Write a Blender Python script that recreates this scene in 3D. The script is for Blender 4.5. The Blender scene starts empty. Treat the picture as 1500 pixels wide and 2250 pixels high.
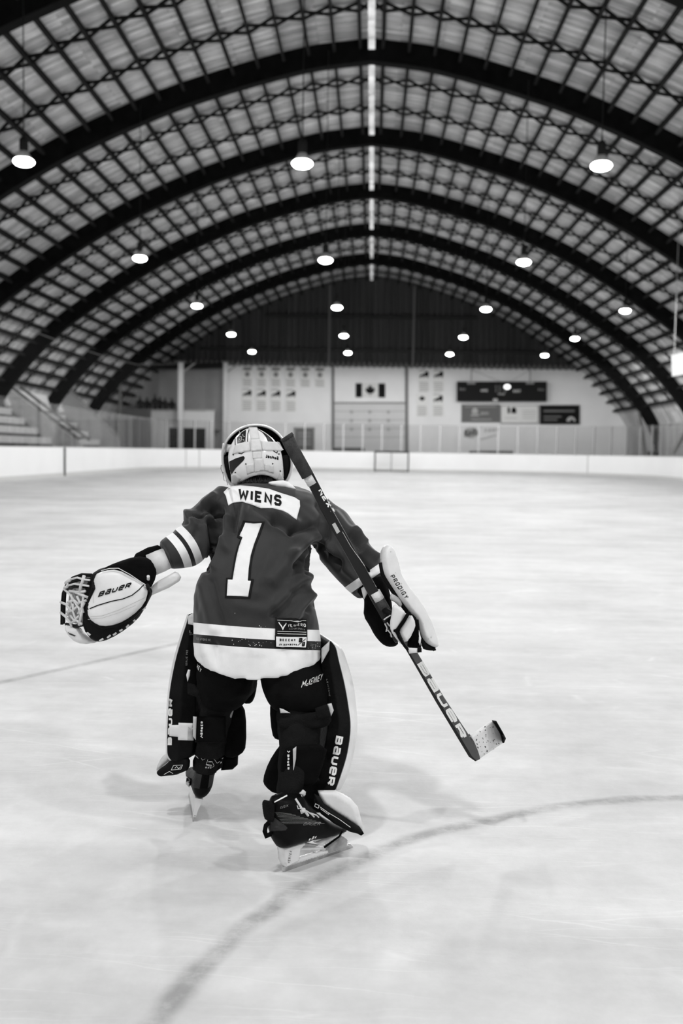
import bpy, bmesh, math, random
from mathutils import Vector, Matrix, noise
from mathutils.bvhtree import BVHTree
from mathutils.geometry import delaunay_2d_cdt
random.seed(7)
R = math.radians
scn = bpy.context.scene
col = scn.collection

# ------------------------------------------------------------------ camera
F = 35.0 / 36.0 * 2250.0
EYE = Vector((0, 0, 1.22))
YAW, PITCH, ROLL = R(1.674), R(-3.506), R(0.9)
ROT = Matrix.Rotation(YAW, 3, 'Z') @ Matrix.Rotation(R(90) + PITCH, 3, 'X') @ Matrix.Rotation(ROLL, 3, 'Z')
cd = bpy.data.cameras.new('camera')
cd.sensor_fit = 'VERTICAL'; cd.sensor_height = 36.0; cd.lens = 35.0
cd.clip_start = 0.05; cd.clip_end = 300
cd.dof.use_dof = True; cd.dof.focus_distance = 3.08; cd.dof.aperture_fstop = 2.8
co = bpy.data.objects.new('camera', cd); col.objects.link(co)
co.matrix_world = Matrix.Translation(EYE) @ ROT.to_4x4()
scn.camera = co
# ------------------------------------------------------------------ world, exposure
wd = bpy.data.worlds.new('world'); scn.world = wd; wd.use_nodes = True
wd.node_tree.nodes['Background'].inputs[0].default_value = (0.0, 0.0, 0.0, 1)
LAMP_STRENGTH = 40.0
LAMP_WATT = 430.0
scn.view_settings.view_transform = 'Standard'; scn.view_settings.look = 'None'
scn.view_settings.exposure = -0.5; scn.view_settings.gamma = 1.0
scn.view_settings.use_curve_mapping = False
try:
    scn.cycles.use_denoising = True
    scn.cycles.max_bounces = 6; scn.cycles.diffuse_bounces = 3; scn.cycles.glossy_bounces = 2
    scn.cycles.use_adaptive_sampling = True; scn.cycles.adaptive_threshold = 0.03
    scn.cycles.transparent_max_bounces = 12; scn.cycles.transmission_bounces = 3
    scn.cycles.sample_clamp_indirect = 6.0
except Exception: pass

# ------------------------------------------------------------------ helpers
def ray(px, py):
    return ROT @ Vector(((px - 750) / F, -(py - 1125) / F, -1.0))
def W(px, py, Y):                      # point of the place at depth Y that is seen at px, py
    d = ray(px, py); return EYE + d * (Y / d.y)
def G(px, py, z=0.0):                  # point at height z
    d = ray(px, py); return EYE + d * ((z - EYE.z) / d.z)
def WP(px, py, p0, n):                 # point on a plane
    d = ray(px, py); return EYE + d * ((p0 - EYE).dot(n) / d.dot(n))
def toPx(p):
    q = ROT.transposed() @ (p - EYE); return (750 + F * q.x / -q.z, 1125 - F * q.y / -q.z)

def mat(name, v, rough=0.6, spec=0.4, var=0.0, vscale=8.0, bump=0.0, bscale=40.0, metal=0.0, coat=0.0, stretch=None, coord='Object'):
    m = bpy.data.materials.new(name); m.use_nodes = True
    nt = m.node_tree; b = nt.nodes['Principled BSDF']
    b.inputs['Base Color'].default_value = (v, v, v * 0.985, 1)
    b.inputs['Roughness'].default_value = rough
    b.inputs['Specular IOR Level'].default_value = spec
    b.inputs['Metallic'].default_value = metal
    if coat: b.inputs['Coat Weight'].default_value = coat; b.inputs['Coat Roughness'].default_value = 0.15
    if var or bump:
        tc = nt.nodes.new('ShaderNodeTexCoord'); mp = nt.nodes.new('ShaderNodeMapping')
        nt.links.new(tc.outputs[coord], mp.inputs[0])
        if stretch: mp.inputs['Scale'].default_value = stretch
    if var:
        n = nt.nodes.new('ShaderNodeTexNoise'); n.inputs['Scale'].default_value = vscale; n.inputs['Detail'].default_value = 5
        nt.links.new(mp.outputs[0], n.inputs['Vector'])
        r = nt.nodes.new('ShaderNodeMapRange')
        r.inputs['From Min'].default_value = 0.25; r.inputs['From Max'].default_value = 0.75
        r.inputs['To Min'].default_value = max(0, v * (1 - var)); r.inputs['To Max'].default_value = min(1, v * (1 + var))
        nt.links.new(n.outputs[0], r.inputs[0]); nt.links.new(r.outputs[0], b.inputs['Base Color'])
    if bump:
        n2 = nt.nodes.new('ShaderNodeTexNoise'); n2.inputs['Scale'].default_value = bscale; n2.inputs['Detail'].default_value = 4
        nt.links.new(mp.outputs[0], n2.inputs['Vector'])
        bn = nt.nodes.new('ShaderNodeBump'); bn.inputs['Strength'].default_value = bump; bn.inputs['Distance'].default_value = 0.01
        nt.links.new(n2.outputs[0], bn.inputs['Height']); nt.links.new(bn.outputs[0], b.inputs['Normal'])
    return m

class N:                                # tiny node-graph helper
    def __init__(s, m): s.nt = m.node_tree; s.b = s.nt.nodes['Principled BSDF']
    def new(s, t, **k):
        n = s.nt.nodes.new('ShaderNode' + t)
        for a, v in k.items(): setattr(n, a, v)
        return n
    def link(s, a, b): s.nt.links.new(a, b)
    def math(s, op, a, b=None, c=None, clamp=False):
        n = s.new('Math', operation=op); n.use_clamp = clamp
        for i, v in enumerate((a, b, c)):
            if v is None: continue
            if isinstance(v, (int, float)): n.inputs[i].default_value = v
            else: s.link(v, n.inputs[i])
        return n.outputs[0]
    def rng(s, v, a, b, c, d, smooth=False):
        n = s.new('MapRange'); n.clamp = True
        if smooth: n.interpolation_type = 'SMOOTHSTEP'
        s.link(v, n.inputs[0])
        for i, q in enumerate((a, b, c, d)): n.inputs[1 + i].default_value = q
        return n.outputs[0]
    def noise(s, vec, scale, detail=4, rough=0.55):
        n = s.new('TexNoise'); n.inputs['Scale'].default_value = scale; n.inputs['Detail'].default_value = detail
        n.inputs['Roughness'].default_value = rough
        if vec is not None: s.link(vec, n.inputs['Vector'])
        return n.outputs[0]

class MB:
    def __init__(s): s.v = []; s.f = []; s.mi = []; s.uv = {}
    def add(s, vs, fs, mi=0):
        o = len(s.v); s.v += [Vector(p) for p in vs]
        for f in fs: s.f.append(tuple(i + o for i in f)); s.mi.append(mi)
        return s
    def box(s, c, size, rot=None, mi=0):
        c = Vector(c); h = Vector(size) / 2
        vs = [Vector((x * h.x, y * h.y, z * h.z)) for x in (-1, 1) for y in (-1, 1) for z in (-1, 1)]
        if rot is not None: vs = [rot @ p for p in vs]
        return s.add([c + p for p in vs], [(0, 1, 3, 2), (4, 6, 7, 5), (0, 4, 5, 1), (2, 3, 7, 6), (0, 2, 6, 4), (1, 5, 7, 3)], mi)
    def bar(s, a, b, w, t, up=(0, 0, 1), mi=0):     # box from a to b
        a, b = Vector(a), Vector(b); d = b - a; L = d.length; d.normalize()
        x = d.cross(Vector(up))
        if x.length < 1e-4: x = d.cross(Vector((1, 0, 0)))
        x.normalize(); z = x.cross(d)
        return s.box((a + b) / 2, (w, L, t), Matrix((x, d, z)).transposed(), mi)
    def rings(s, rings, cap=True, mi=0, close=True):
        n = len(rings[0]); o = []
        for r in rings: o.append(len(s.v)); s.v += [Vector(p) for p in r]
        for a, b in zip(o, o[1:]):
            for i in range(n if close else n - 1):
                j = (i + 1) % n; s.f.append((a + i, a + j, b + j, b + i)); s.mi.append(mi)
        if cap and close:
            s.f.append(tuple(range(o[0] + n - 1, o[0] - 1, -1))); s.mi.append(mi)
            s.f.append(tuple(range(o[-1], o[-1] + n))); s.mi.append(mi)
        return s
    def tube(s, pts, r, n=8, mi=0, flat=1.0, up=None):
        pts = [Vector(p) for p in pts]; k = len(pts)
        if not hasattr(r, '__len__'): r = [r] * k
        T = []
        for i in range(k):
            d = pts[min(i + 1, k - 1)] - pts[max(i - 1, 0)]; T.append(d.normalized() if d.length > 1e-9 else Vector((0, 0, 1)))
        u = Vector(up) if up is not None else (Vector((0, 0, 1)) if abs(T[0].z) < 0.9 else Vector((1, 0, 0)))
        rs = []
        for i in range(k):
            u = (u - T[i] * u.dot(T[i])); u.normalize(); w = T[i].cross(u)
            rs.append([pts[i] + (w * math.cos(2 * math.pi * j / n) + u * flat * math.sin(2 * math.pi * j / n)) * r[i] for j in range(n)])
        return s.rings(rs, mi=mi)
    def lathe(s, prof, c=(0, 0, 0), n=16, mi=0, cap=True):
        c = Vector(c)
        return s.rings([[c + Vector((r * math.cos(2 * math.pi * j / n), r * math.sin(2 * math.pi * j / n), z)) for j in range(n)] for r, z in prof], cap=cap, mi=mi)
    def prism(s, poly, d, mi=0):        # polygon extruded by vector d
        n = len(poly); d = Vector(d)
        vs = [Vector(p) for p in poly] + [Vector(p) + d for p in poly]
        fs = [tuple(range(n - 1, -1, -1)), tuple(range(n, 2 * n))] + [(i, (i + 1) % n, n + (i + 1) % n, n + i) for i in range(n)]
        return s.add(vs, fs, mi)

def wpos(o):
    p = Vector((0, 0, 0))
    while o is not None: p = p + o.location; o = o.parent
    return p
def tag(o, label=None, cat=None, group=None, kind=None):
    if label: o['label'] = label
    if cat: o['category'] = cat
    if group: o['group'] = group
    if kind: o['kind'] = kind
    return o
def thing(name, loc, label, cat, group=None, kind=None):
    o = bpy.data.objects.new(name, None); col.objects.link(o); o.location = Vector(loc); o.empty_display_size = 0.1
    return tag(o, label, cat, group, kind)
def obj(name, mb, m, parent=None, smooth=False, origin=None, bevel=0, subsurf=0, label=None):
    me = bpy.data.meshes.new(name)
    off = wpos(parent) if parent is not None else (Vector(origin) if origin is not None else Vector((0, 0, 0)))
    me.from_pydata([tuple(p - off) for p in mb.v], [], mb.f)
    for mm in (m if isinstance(m, (list, tuple)) else [m]): me.materials.append(mm)
    if any(mb.mi): me.polygons.foreach_set('material_index', mb.mi)
    b = bmesh.new(); b.from_mesh(me); bmesh.ops.recalc_face_normals(b, faces=b.faces); b.to_mesh(me); b.free()
    if smooth: me.polygons.foreach_set('use_smooth', [True] * len(me.polygons))
    me.update()
    o = bpy.data.objects.new(name, me); col.objects.link(o)
    if parent is not None: o.parent = parent
    elif origin is not None: o.location = off
    if bevel:
        q = o.modifiers.new('bevel', 'BEVEL'); q.width = bevel; q.segments = 2; q.limit_method = 'ANGLE'
    if subsurf:
        q = o.modifiers.new('sub', 'SUBSURF'); q.levels = subsurf; q.render_levels = subsurf
    if label: o['label'] = label
    return o
def copy_tree(o, parent=None):
    c = o.copy(); col.objects.link(c)
    if parent is not None: c.parent = parent
    for ch in [x for x in bpy.data.objects if x.parent == o]: copy_tree(ch, c)
    return c
ORD = ['first', 'second', 'third', 'fourth', 'fifth', 'sixth', 'seventh', 'eighth', 'ninth', 'tenth', 'eleventh', 'twelfth', 'thirteenth',
       'fourteenth', 'fifteenth', 'sixteenth', 'seventeenth', 'eighteenth', 'nineteenth', 'twentieth', 'twenty-first', 'twenty-second',
       'twenty-third', 'twenty-fourth', 'twenty-fifth', 'twenty-sixth', 'twenty-seventh', 'twenty-eighth', 'twenty-ninth', 'thirtieth']

# ---- stroke lettering
GL = {
 'A': [[(0,0),(0,.75),(.25,1),(.75,1),(1,.75),(1,0)],[(0,.42),(1,.42)]],
 'B': [[(0,.5),(.8,.5),(1,.65),(1,.88),(.85,1),(0,1),(0,0),(.85,0),(1,.12),(1,.38),(.8,.5)]],
 'C': [[(1,.8),(.8,1),(.2,1),(0,.8),(0,.2),(.2,0),(.8,0),(1,.2)]],
 'D': [[(0,0),(0,1),(.75,1),(1,.75),(1,.25),(.75,0),(0,0)]],
 'E': [[(1,1),(0,1),(0,0),(1,0)],[(0,.5),(.8,.5)]],
 'F': [[(1,1),(0,1),(0,0)],[(0,.5),(.8,.5)]],
 'G': [[(1,.8),(.8,1),(.2,1),(0,.8),(0,.2),(.2,0),(1,0),(1,.45),(.55,.45)]],
 'H': [[(0,0),(0,1)],[(1,0),(1,1)],[(0,.5),(1,.5)]],
 'I': [[(.5,0),(.5,1)]],
 'J': [[(1,1),(1,.2),(.8,0),(.2,0),(0,.2)]],
 'K': [[(0,0),(0,1)],[(1,1),(0,.45)],[(.25,.55),(1,0)]],
 'L': [[(0,1),(0,0),(1,0)]],
 'M': [[(0,0),(0,1),(.5,.4),(1,1),(1,0)]],
 'N': [[(0,0),(0,1),(1,0),(1,1)]],
 'O': [[(.2,0),(0,.2),(0,.8),(.2,1),(.8,1),(1,.8),(1,.2),(.8,0),(.2,0)]],
 'P': [[(0,0),(0,1),(.8,1),(1,.85),(1,.55),(.8,.42),(0,.42)]],
 'R': [[(0,0),(0,1),(.8,1),(1,.85),(1,.58),(.8,.45),(0,.45)],[(.5,.45),(1,0)]],
 'S': [[(1,.8),(.8,1),(.2,1),(0,.8),(0,.65),(.2,.52),(.8,.48),(1,.35),(1,.2),(.8,0),(.2,0),(0,.2)]],
 'T': [[(0,1),(1,1)],[(.5,1),(.5,0)]],
 'U': [[(0,1),(0,.2),(.2,0),(.8,0),(1,.2),(1,1)]],
 'V': [[(0,1),(.5,0),(1,1)]],
 'W': [[(0,1),(.22,0),(.5,.7),(.78,0),(1,1)]],
 'X': [[(0,0),(1,1)],[(0,1),(1,0)]],
 'Y': [[(0,1),(.5,.45),(1,1)],[(.5,.45),(.5,0)]],
 'Z': [[(0,1),(1,1),(0,0),(1,0)]],
 'c': [[(1,.5),(.3,.5),(.1,.35),(.1,.1),(.3,0),(1,0)]],
 'a': [[(0,1),(.85,1),(1,.85),(1,0),(.15,0),(0,.15),(0,.4),(.15,.52),(1,.52)]],
 'e': [[(1,0),(.15,0),(0,.15),(0,.85),(.15,1),(.85,1),(1,.85),(1,.52),(0,.52)]],
 'o': [[(.2,0),(0,.15),(0,.5),(.2,.65),(.8,.65),(1,.5),(1,.15),(.8,0),(.2,0)]],
 's': [[(1,.6),(.1,.6),(.1,.35),(.9,.3),(.9,0),(0,0)]],
 'h': [[(0,1),(0,0)],[(0,.6),(.8,.65),(1,.5),(1,0)]],
 'u': [[(0,.65),(0,.15),(.2,0),(1,0)],[(1,.65),(1,0)]],
 'q': [[(1,.0),(.2,0),(0,.15),(0,.5),(.2,.65),(1,.65),(1,0)]],
 '1': [[(.2,.75),(.5,1),(.5,0)],[(.15,0),(.85,0)]],
 '7': [[(0,1),(1,1),(.4,0)]], '2': [[(0,.8),(.2,1),(.8,1),(1,.8),(1,.6),(0,0),(1,0)]],
 '0': [[(.2,0),(0,.2),(0,.8),(.2,1),(.8,1),(1,.8),(1,.2),(.8,0),(.2,0)]],
 ':': [[(.5,.2),(.5,.35)],[(.5,.65),(.5,.8)]], '.': [[(.3,0),(.3,.12)]], '-': [[(.1,.5),(.9,.5)]],
}
def stroke(pl, hw):                     # polyline -> quads with mitred joints
    pl = [Vector((p[0], p[1])) for p in pl]; n = len(pl); closed = (pl[0] - pl[-1]).length < 1e-6
    off = []
    for i in range(n):
        if closed: a = pl[i - 1] if i > 0 else pl[-2]; b = pl[(i + 1)] if i < n - 1 else pl[1]
        else: a = pl[max(i - 1, 0)]; b = pl[min(i + 1, n - 1)]
        d0 = (pl[i] - a); d1 = (b - pl[i])
        if d0.length < 1e-9: d0 = d1.copy()
        if d1.length < 1e-9: d1 = d0.copy()
        d0.normalize(); d1.normalize()
        n0 = Vector((-d0.y, d0.x)); n1 = Vector((-d1.y, d1.x)); mth = n0 + n1
        if mth.length < 1e-6: mth = n0.copy()
        mth.normalize(); c = max(0.5, mth.dot(n0)); off.append(mth * (hw / c))
    L = [p + o for p, o in zip(pl, off)]; Rr = [p - o for p, o in zip(pl, off)]
    if not closed:
        for k, q in ((0, 1), (n - 1, n - 2)):
            d = (pl[k] - pl[q]).normalized() * hw * 0.0; L[k] += d; Rr[k] += d
    return [[L[i], L[i + 1], Rr[i + 1], Rr[i]] for i in range(n - 1)]
def text_quads(t, w=0.7, gap=0.3, hw=0.09, widths=None):     # cap height 1, starts at 0; returns quads and the total width
    x = 0; out = []
    for ch in t:
        if ch == ' ': x += w * 0.6 + gap; continue
        cw = w * {'I': 0.3, 'W': 1.35, 'M': 1.25, '1': .8, ':': .3, '.': .3}.get(ch, 1.0)
        for pl in GL.get(ch, GL['O']):
            q = [(x + hw + p[0] * (cw - 2 * hw) if cw > 2.5 * hw else x + cw / 2, hw + p[1] * (1 - 2 * hw)) for p in pl]
            out += stroke(q, hw)
        x += cw + gap
    return out, x - gap
def place_text(t, p0, right, up, **k):  # p0 lower-left px, right = full width vector px, up = cap height vector px
    q, wtot = text_quads(t, **k); p0 = Vector(p0); right = Vector(right) / wtot; up = Vector(up)
    return [[p0 + right * v.x + up * v.y for v in f] for f in q]
def split_quads(quads, step):
    out = []
    for a, b, c, d in quads:
        n = max(1, min(24, int(max((b - a).length, (c - d).length) / step + .5)))
        m = max(1, min(24, int(max((d - a).length, (c - b).length) / step + .5)))
        for i in range(n):
            for j in range(m):
                def P(s, t): return a.lerp(b, s).lerp(d.lerp(c, s), t)
                out.append([P(i / n, j / m), P((i + 1) / n, j / m), P((i + 1) / n, (j + 1) / m), P(i / n, (j + 1) / m)])
    return out
def inside(p, poly):
    r = False; n = len(poly); j = n - 1
    for i in range(n):
        a, b = poly[i], poly[j]
        if (a[1] > p[1]) != (b[1] > p[1]) and p[0] < (b[0] - a[0]) * (p[1] - a[1]) / (b[1] - a[1]) + a[0]: r = not r
        j = i
    return r
def edged(p, poly):
    best = 1e9; n = len(poly); p = Vector(p)
    for i in range(n):
        a, b = poly[i], poly[(i + 1) % n]; d = b - a; t = max(0, min(1, (p - a).dot(d) / max(d.length_squared, 1e-12)))
        best = min(best, (a + d * t - p).length)
    return best
def dense(poly, step, smooth=0):
    P = [Vector((p[0], p[1])) for p in poly]
    for _ in range(smooth):             # Chaikin corner cutting
        Q = []
        for i in range(len(P)):
            a, b = P[i], P[(i + 1) % len(P)]; Q += [a.lerp(b, .25), a.lerp(b, .75)]
        P = Q
    out = []
    for i in range(len(P)):
        a, b = P[i], P[(i + 1) % len(P)]; n = max(1, int((b - a).length / step + .5))
        out += [a.lerp(b, k / n) for k in range(n)]
    return out
def fill(poly, step):                   # triangulated outline with inner points; first len(poly) verts are the rim
    pts = list(poly); xs = [p.x for p in poly]; ys = [p.y for p in poly]
    y = min(ys) + step * .5; row = 0
    while y < max(ys):
        x = min(xs) + step * (.5 if row % 2 else 1.0)
        while x < max(xs):
            if inside((x, y), poly) and edged((x, y), poly) > step * .45: pts.append(Vector((x, y)))
            x += step
        y += step * .866; row += 1
    n = len(poly)
    v, e, f, ov, oe, of = delaunay_2d_cdt(pts, [(i, (i + 1) % n) for i in range(n)], [], 1, 1e-6)
    rim = set()
    for k, src in enumerate(ov):
        if any(s < n for s in src): rim.add(k)
    return v, f, rim
def puff(mb, poly, mapf, nrm, t_front, t_back=None, round_px=8.0, dome=0.0, step=6.0, smooth=1, mi=0):
    """solid cushion from an outline: mapf(px,py)->point on its middle plane, nrm = direction of the front, t = half thickness"""
    if t_back is None: t_back = t_front
    P = dense(poly, step, smooth); v, f, rim = fill(P, step); nrm = Vector(nrm).normalized()
    dist = [0 if i in rim else edged(q, P) for i, q in enumerate(v)]; dm = max(dist) or 1
    def h(d):
        x = min(1, d / round_px); s = math.sqrt(max(0, 1 - (1 - x) ** 2)); return 0.18 + 0.82 * s
    base = [mapf(q.x, q.y) for q in v]
    fr = [b + nrm * (t_front * h(d) + dome * math.sqrt(max(0, 1 - (1 - d / dm) ** 2))) for b, d in zip(base, dist)]
    bk = [b - nrm * (t_back * h(d)) for b, d in zip(base, dist)]
    n = len(v); ecount = {}
    for t in f:
        for a, b in zip(t, t[1:] + t[:1]): ecount[(a, b)] = ecount.get((a, b), 0) + 1
    fs = [tuple(t) for t in f] + [tuple(i + n for i in reversed(t)) for t in f]
    for (a, b) in ecount:
        if (b, a) not in ecount: fs.append((b, a, a + n, b + n))
    return mb.add(fr + bk, fs, mi)
def flat(mb, polys, mapf, mi=0):        # printed / painted shapes on a surface
    for p in polys:
        if len(p) <= 4: mb.add([mapf(q[0], q[1]) for q in p], [tuple(range(len(p)))], mi)
        else:
            n = len(p); v, e, f, *_ = delaunay_2d_cdt([Vector((q[0], q[1])) for q in p], [(i, (i + 1) % n) for i in range(n)], [], 1, 1e-5)
            mb.add([mapf(q.x, q.y) for q in v], [tuple(t) for t in f], mi)
    return mb
def sheet(mb, poly, cast, off, thick=0.0, step=6.0, smooth=0, mi=0):
    """outline laid on a surface: cast(px,py) -> (point, normal)"""
    P = dense(poly, step, smooth); v, f, rim = fill(P, step); n = len(v)
    pn = [cast(q.x, q.y) for q in v]
    top = [p + k * (off + thick) for p, k in pn]
    if thick <= 0: return mb.add(top, [tuple(t) for t in f], mi)
    bot = [p + k * (off - 0.002) for p, k in pn]; ec = set()
    for t in f:
        for a, b in zip(t, t[1:] + t[:1]): ec.add((a, b))
    fs = [tuple(t) for t in f] + [tuple(i + n for i in reversed(t)) for t in f] + [(b, a, a + n, b + n) for a, b in ec if (b, a) not in ec]
    return mb.add(top + bot, fs, mi)
def caster(objs, fallbackY):
    trees = []
    dg = bpy.context.evaluated_depsgraph_get()
    for o in objs:
        ev = o.evaluated_get(dg); me = ev.to_mesh(); off = wpos(o)
        trees.append(BVHTree.FromPolygons([v.co + off for v in me.vertices], [tuple(p.vertices) for p in me.polygons])); ev.to_mesh_clear()
    def cast(px, py):
        d = ray(px, py).normalized(); best = None
        for t in trees:
            h = t.ray_cast(EYE, d)
            if h[0] is not None and (best is None or h[3] < best[3]): best = h
        if best is None:
            return W(px, py, fallbackY), Vector((0, -1, 0))
        nn = best[1].copy()
        if nn.dot(d) > 0: nn = -nn
        return best[0].copy(), (nn - d * 0.6).normalized()
    return cast
def lay_text(mb, quads, cast, off, step=7, mi=0):
    for q in split_quads(quads, step):
        mb.add([p + n * off for p, n in (cast(v.x, v.y) for v in q)], [(0, 1, 2, 3)], mi)
    return mb

# ------------------------------------------------------------------ materials
M = {}
M['black_steel'] = mat('black_steel', 0.02, .5)
M['beam'] = mat('dark_glulam', 0.008, .8, .05, .4, 3, stretch=(1, 8, 1))
M['purlin'] = mat('stained_purlin', 0.022, .85, .05, .3, 2)
M['brace'] = mat('bracing_wood', 0.018, .85, .05)
M['white_paint'] = mat('white_paint', 0.72, .55, .4, .06, 2)
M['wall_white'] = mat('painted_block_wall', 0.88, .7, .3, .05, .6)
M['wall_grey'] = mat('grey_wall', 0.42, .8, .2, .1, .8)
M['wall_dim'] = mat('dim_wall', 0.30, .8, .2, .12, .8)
M['siding'] = mat('dark_metal_siding', 0.075, .6, .15, .35, .35, stretch=(3, 1, .2))
M['board_white'] = mat('rink_board_plastic', 0.84, .35, .45, .03, .8)
M['kick'] = mat('kick_plate_plastic', 0.55, .4)
M['cap'] = mat('cap_rail_plastic', 0.42, .4)
M['concrete'] = mat('concrete', 0.25, .85, .2, .15, 2)
M['bench'] = mat('bench_boards', 0.62, .6, .3, .12, 3)
M['bench_dark'] = mat('bleacher_riser', 0.13, .8, .2, .2, 2)
M['steel'] = mat('galvanised_steel', 0.42, .4, .5, .1, 4, metal=.4)
M['dark'] = mat('doorway_shade_dark', 0.014, .7, .1)
M['mid'] = mat('mid_grey_paint', 0.16, .6)
M['midlight'] = mat('light_grey_paint', 0.34, .6)
M['print_grey'] = mat('grey_print', 0.25, .7)
M['print_dark'] = mat('dark_print', 0.012, .8, .1)
M['print_white'] = mat('white_print', 0.75, .6)
M['alu'] = mat('lamp_aluminium', 0.55, .35, .5, metal=.5)

m = bpy.data.materials.new('lamp_light'); m.use_nodes = True
g = N(m); g.nt.nodes.remove(g.b); em = g.new('Emission'); em.inputs[0].default_value = (1, 1, 1, 1); em.inputs[1].default_value = LAMP_STRENGTH
g.link(em.outputs[0], g.nt.nodes['Material Output'].inputs[0]); M['lamp'] = m

m = bpy.data.materials.new('clear_glass'); m.use_nodes = True
g = N(m); g.nt.nodes.remove(g.b); tr = g.new('BsdfTransparent'); tr.inputs[0].default_value = (.93, .93, .93, 1)
gl = g.new('BsdfGlossy'); gl.inputs['Roughness'].default_value = .02; fr = g.new('Fresnel'); geo = g.new('NewGeometry'); g.link(g.rng(geo.outputs['Backfacing'], 0, 1, 1.45, 1 / 1.45), fr.inputs[0])
mx = g.new('MixShader'); g.link(fr.outputs[0], mx.inputs[0]); g.link(tr.outputs[0], mx.inputs[1]); g.link(gl.outputs[0], mx.inputs[2])
g.link(mx.outputs[0], g.nt.nodes['Material Output'].inputs[0]); M['glass'] = m
m = bpy.data.materials.new('fine_netting'); m.use_nodes = True
g = N(m); g.nt.nodes.remove(g.b); tr = g.new('BsdfTransparent'); df = g.new('BsdfDiffuse'); df.inputs[0].default_value = (.03, .03, .03, 1)
mx = g.new('MixShader'); mx.inputs[0].default_value = .13; g.link(tr.outputs[0], mx.inputs[1]); g.link(df.outputs[0], mx.inputs[2])
g.link(mx.outputs[0], g.nt.nodes['Material Output'].inputs[0]); M['netting'] = m

# roof deck planks (uv = distance along the slope, distance along the hall)
m = mat('roof_deck_planks', .22, .8, .2); g = N(m); uv = g.new('UVMap')
mp = g.new('Mapping'); mp.inputs['Scale'].default_value = (.35, 6.5, 1); g.link(uv.outputs[0], mp.inputs[0])
n1 = g.noise(mp.outputs[0], 1.0, 5, .65)
mp2 = g.new('Mapping'); mp2.inputs['Scale'].default_value = (2.2, 14, 1); g.link(uv.outputs[0], mp2.inputs[0])
n2 = g.noise(mp2.outputs[0], 1.0, 3, .6)
br = g.new('TexBrick'); br.inputs['Scale'].default_value = 1; br.inputs['Brick Width'].default_value = 2.4; br.inputs['Row Height'].default_value = .17
br.inputs['Mortar Size'].default_value = .006; br.inputs['Color1'].default_value = (.40, .40, .40, 1); br.inputs['Color2'].default_value = (.80, .80, .80, 1)
br.inputs['Mortar'].default_value = (.04, .04, .04, 1); g.link(uv.outputs[0], br.inputs['Vector'])
s = g.math('ADD', g.rng(n1, .25, .75, .55, 1.25), g.rng(n2, .3, .75, -.2, .35))
mm = g.new('Mix', data_type='RGBA', blend_type='MULTIPLY'); mm.inputs[0].default_value = 1.0
g.link(br.outputs[0], mm.inputs[6]); g.link(s, mm.inputs[7]); g.link(mm.outputs[2], g.b.inputs['Base Color']); M['deck'] = m

# ------------------------------------------------------------------ hall geometry
RX = -0.2                                # ridge line
PROF = [(0, 12.5), (2, 12.22), (4.9, 11.4), (6.7, 10.72), (8.87, 9.72), (11, 8.48), (13.2, 6.98), (14.2, 6.15), (15.3, 5.05), (16.35, 3.75), (17.0, 2.6), (17.35, 1.5)]
def catmull(P, n):
    P = [Vector(p) for p in P]; out = []
    for i in range(len(P) - 1):
        p0 = P[i - 1] if i else P[0] * 2 - P[1]; p1, p2 = P[i], P[i + 1]; p3 = P[i + 2] if i + 2 < len(P) else P[-1] * 2 - P[-2]
        for k in range(n):
            t = k / n
            out.append(.5 * ((2 * p1) + (p2 - p0) * t + (2 * p0 - 5 * p1 + 4 * p2 - p3) * t * t + (3 * p1 - p0 - 3 * p2 + p3) * t ** 3))
    out.append(P[-1]); return out
INNER = catmull(PROF, 4)
def offset(C, d):
    out = []
    for i, p in enumerate(C):
        t = (C[min(i + 1, len(C) - 1)] - C[max(i - 1, 0)]).normalized(); n = Vector((-t.y, t.x))
        if n.y < 0 and i < len(C) // 2: n = -n
        if n.x < 0: n = -n
        out.append(p + n * d)
    out[0] = Vector((0, C[0].y + d * 1.01)); return out
BD = .64
OUTER = offset(INNER, BD)
FRAMES = [-9.3, -1.5, 6.3, 14.1, 21.9, 29.7, 37.5, 45.2, 53.0, 60.8]
BACK, FRONT = 68.5, -11.0
WALLX = 17.45
def roof_z(x):
    r = abs(x - RX)
    for a, b in zip(OUTER, OUTER[1:]):
        if a.x <= r <= b.x: return a.y + (b.y - a.y) * (r - a.x) / (b.x - a.x)
    return OUTER[-1].y
DECK = [p for p in OUTER if p.x < WALLX and p.y > 3.2]; DECK.append(Vector((WALLX, roof_z(RX + WALLX))))
EAVE = DECK[-1].y

# floor: sheet of ice
m = mat('rink_ice', .82, .3, .04); g = N(m); tc = g.new('TexCoord'); P3 = tc.outputs['Object']
circ = [G(345, 2240), G(960, 1828), G(1490, 1752)]
def circum(a, b, c):
    ax, ay, bx, by, cx, cy = a.x, a.y, b.x, b.y, c.x, c.y; d = 2 * (ax * (by - cy) + bx * (cy - ay) + cx * (ay - by))
    ux = ((ax * ax + ay * ay) * (by - cy) + (bx * bx + by * by) * (cy - ay) + (cx * cx + cy * cy) * (ay - by)) / d
    uy = ((ax * ax + ay * ay) * (cx - bx) + (bx * bx + by * by) * (ax - cx) + (cx * cx + cy * cy) * (bx - ax)) / d
    return Vector((ux, uy, 0)), (Vector((ux, uy)) - Vector((ax, ay))).length
CC, CR = circum(*circ)
warp = g.new('VectorMath', operation='MULTIPLY_ADD'); nz = g.new('TexNoise'); nz.inputs['Scale'].default_value = 5; g.link(P3, nz.inputs['Vector'])
g.link(nz.outputs[1], warp.inputs[0]); warp.inputs[1].default_value = (.05, .05, 0); g.link(P3, warp.inputs[2])
ds = g.new('VectorMath', operation='DISTANCE'); g.link(warp.outputs[0], ds.inputs[0]); ds.inputs[1].default_value = (CC.x + .025, CC.y + .025, 0)
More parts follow.
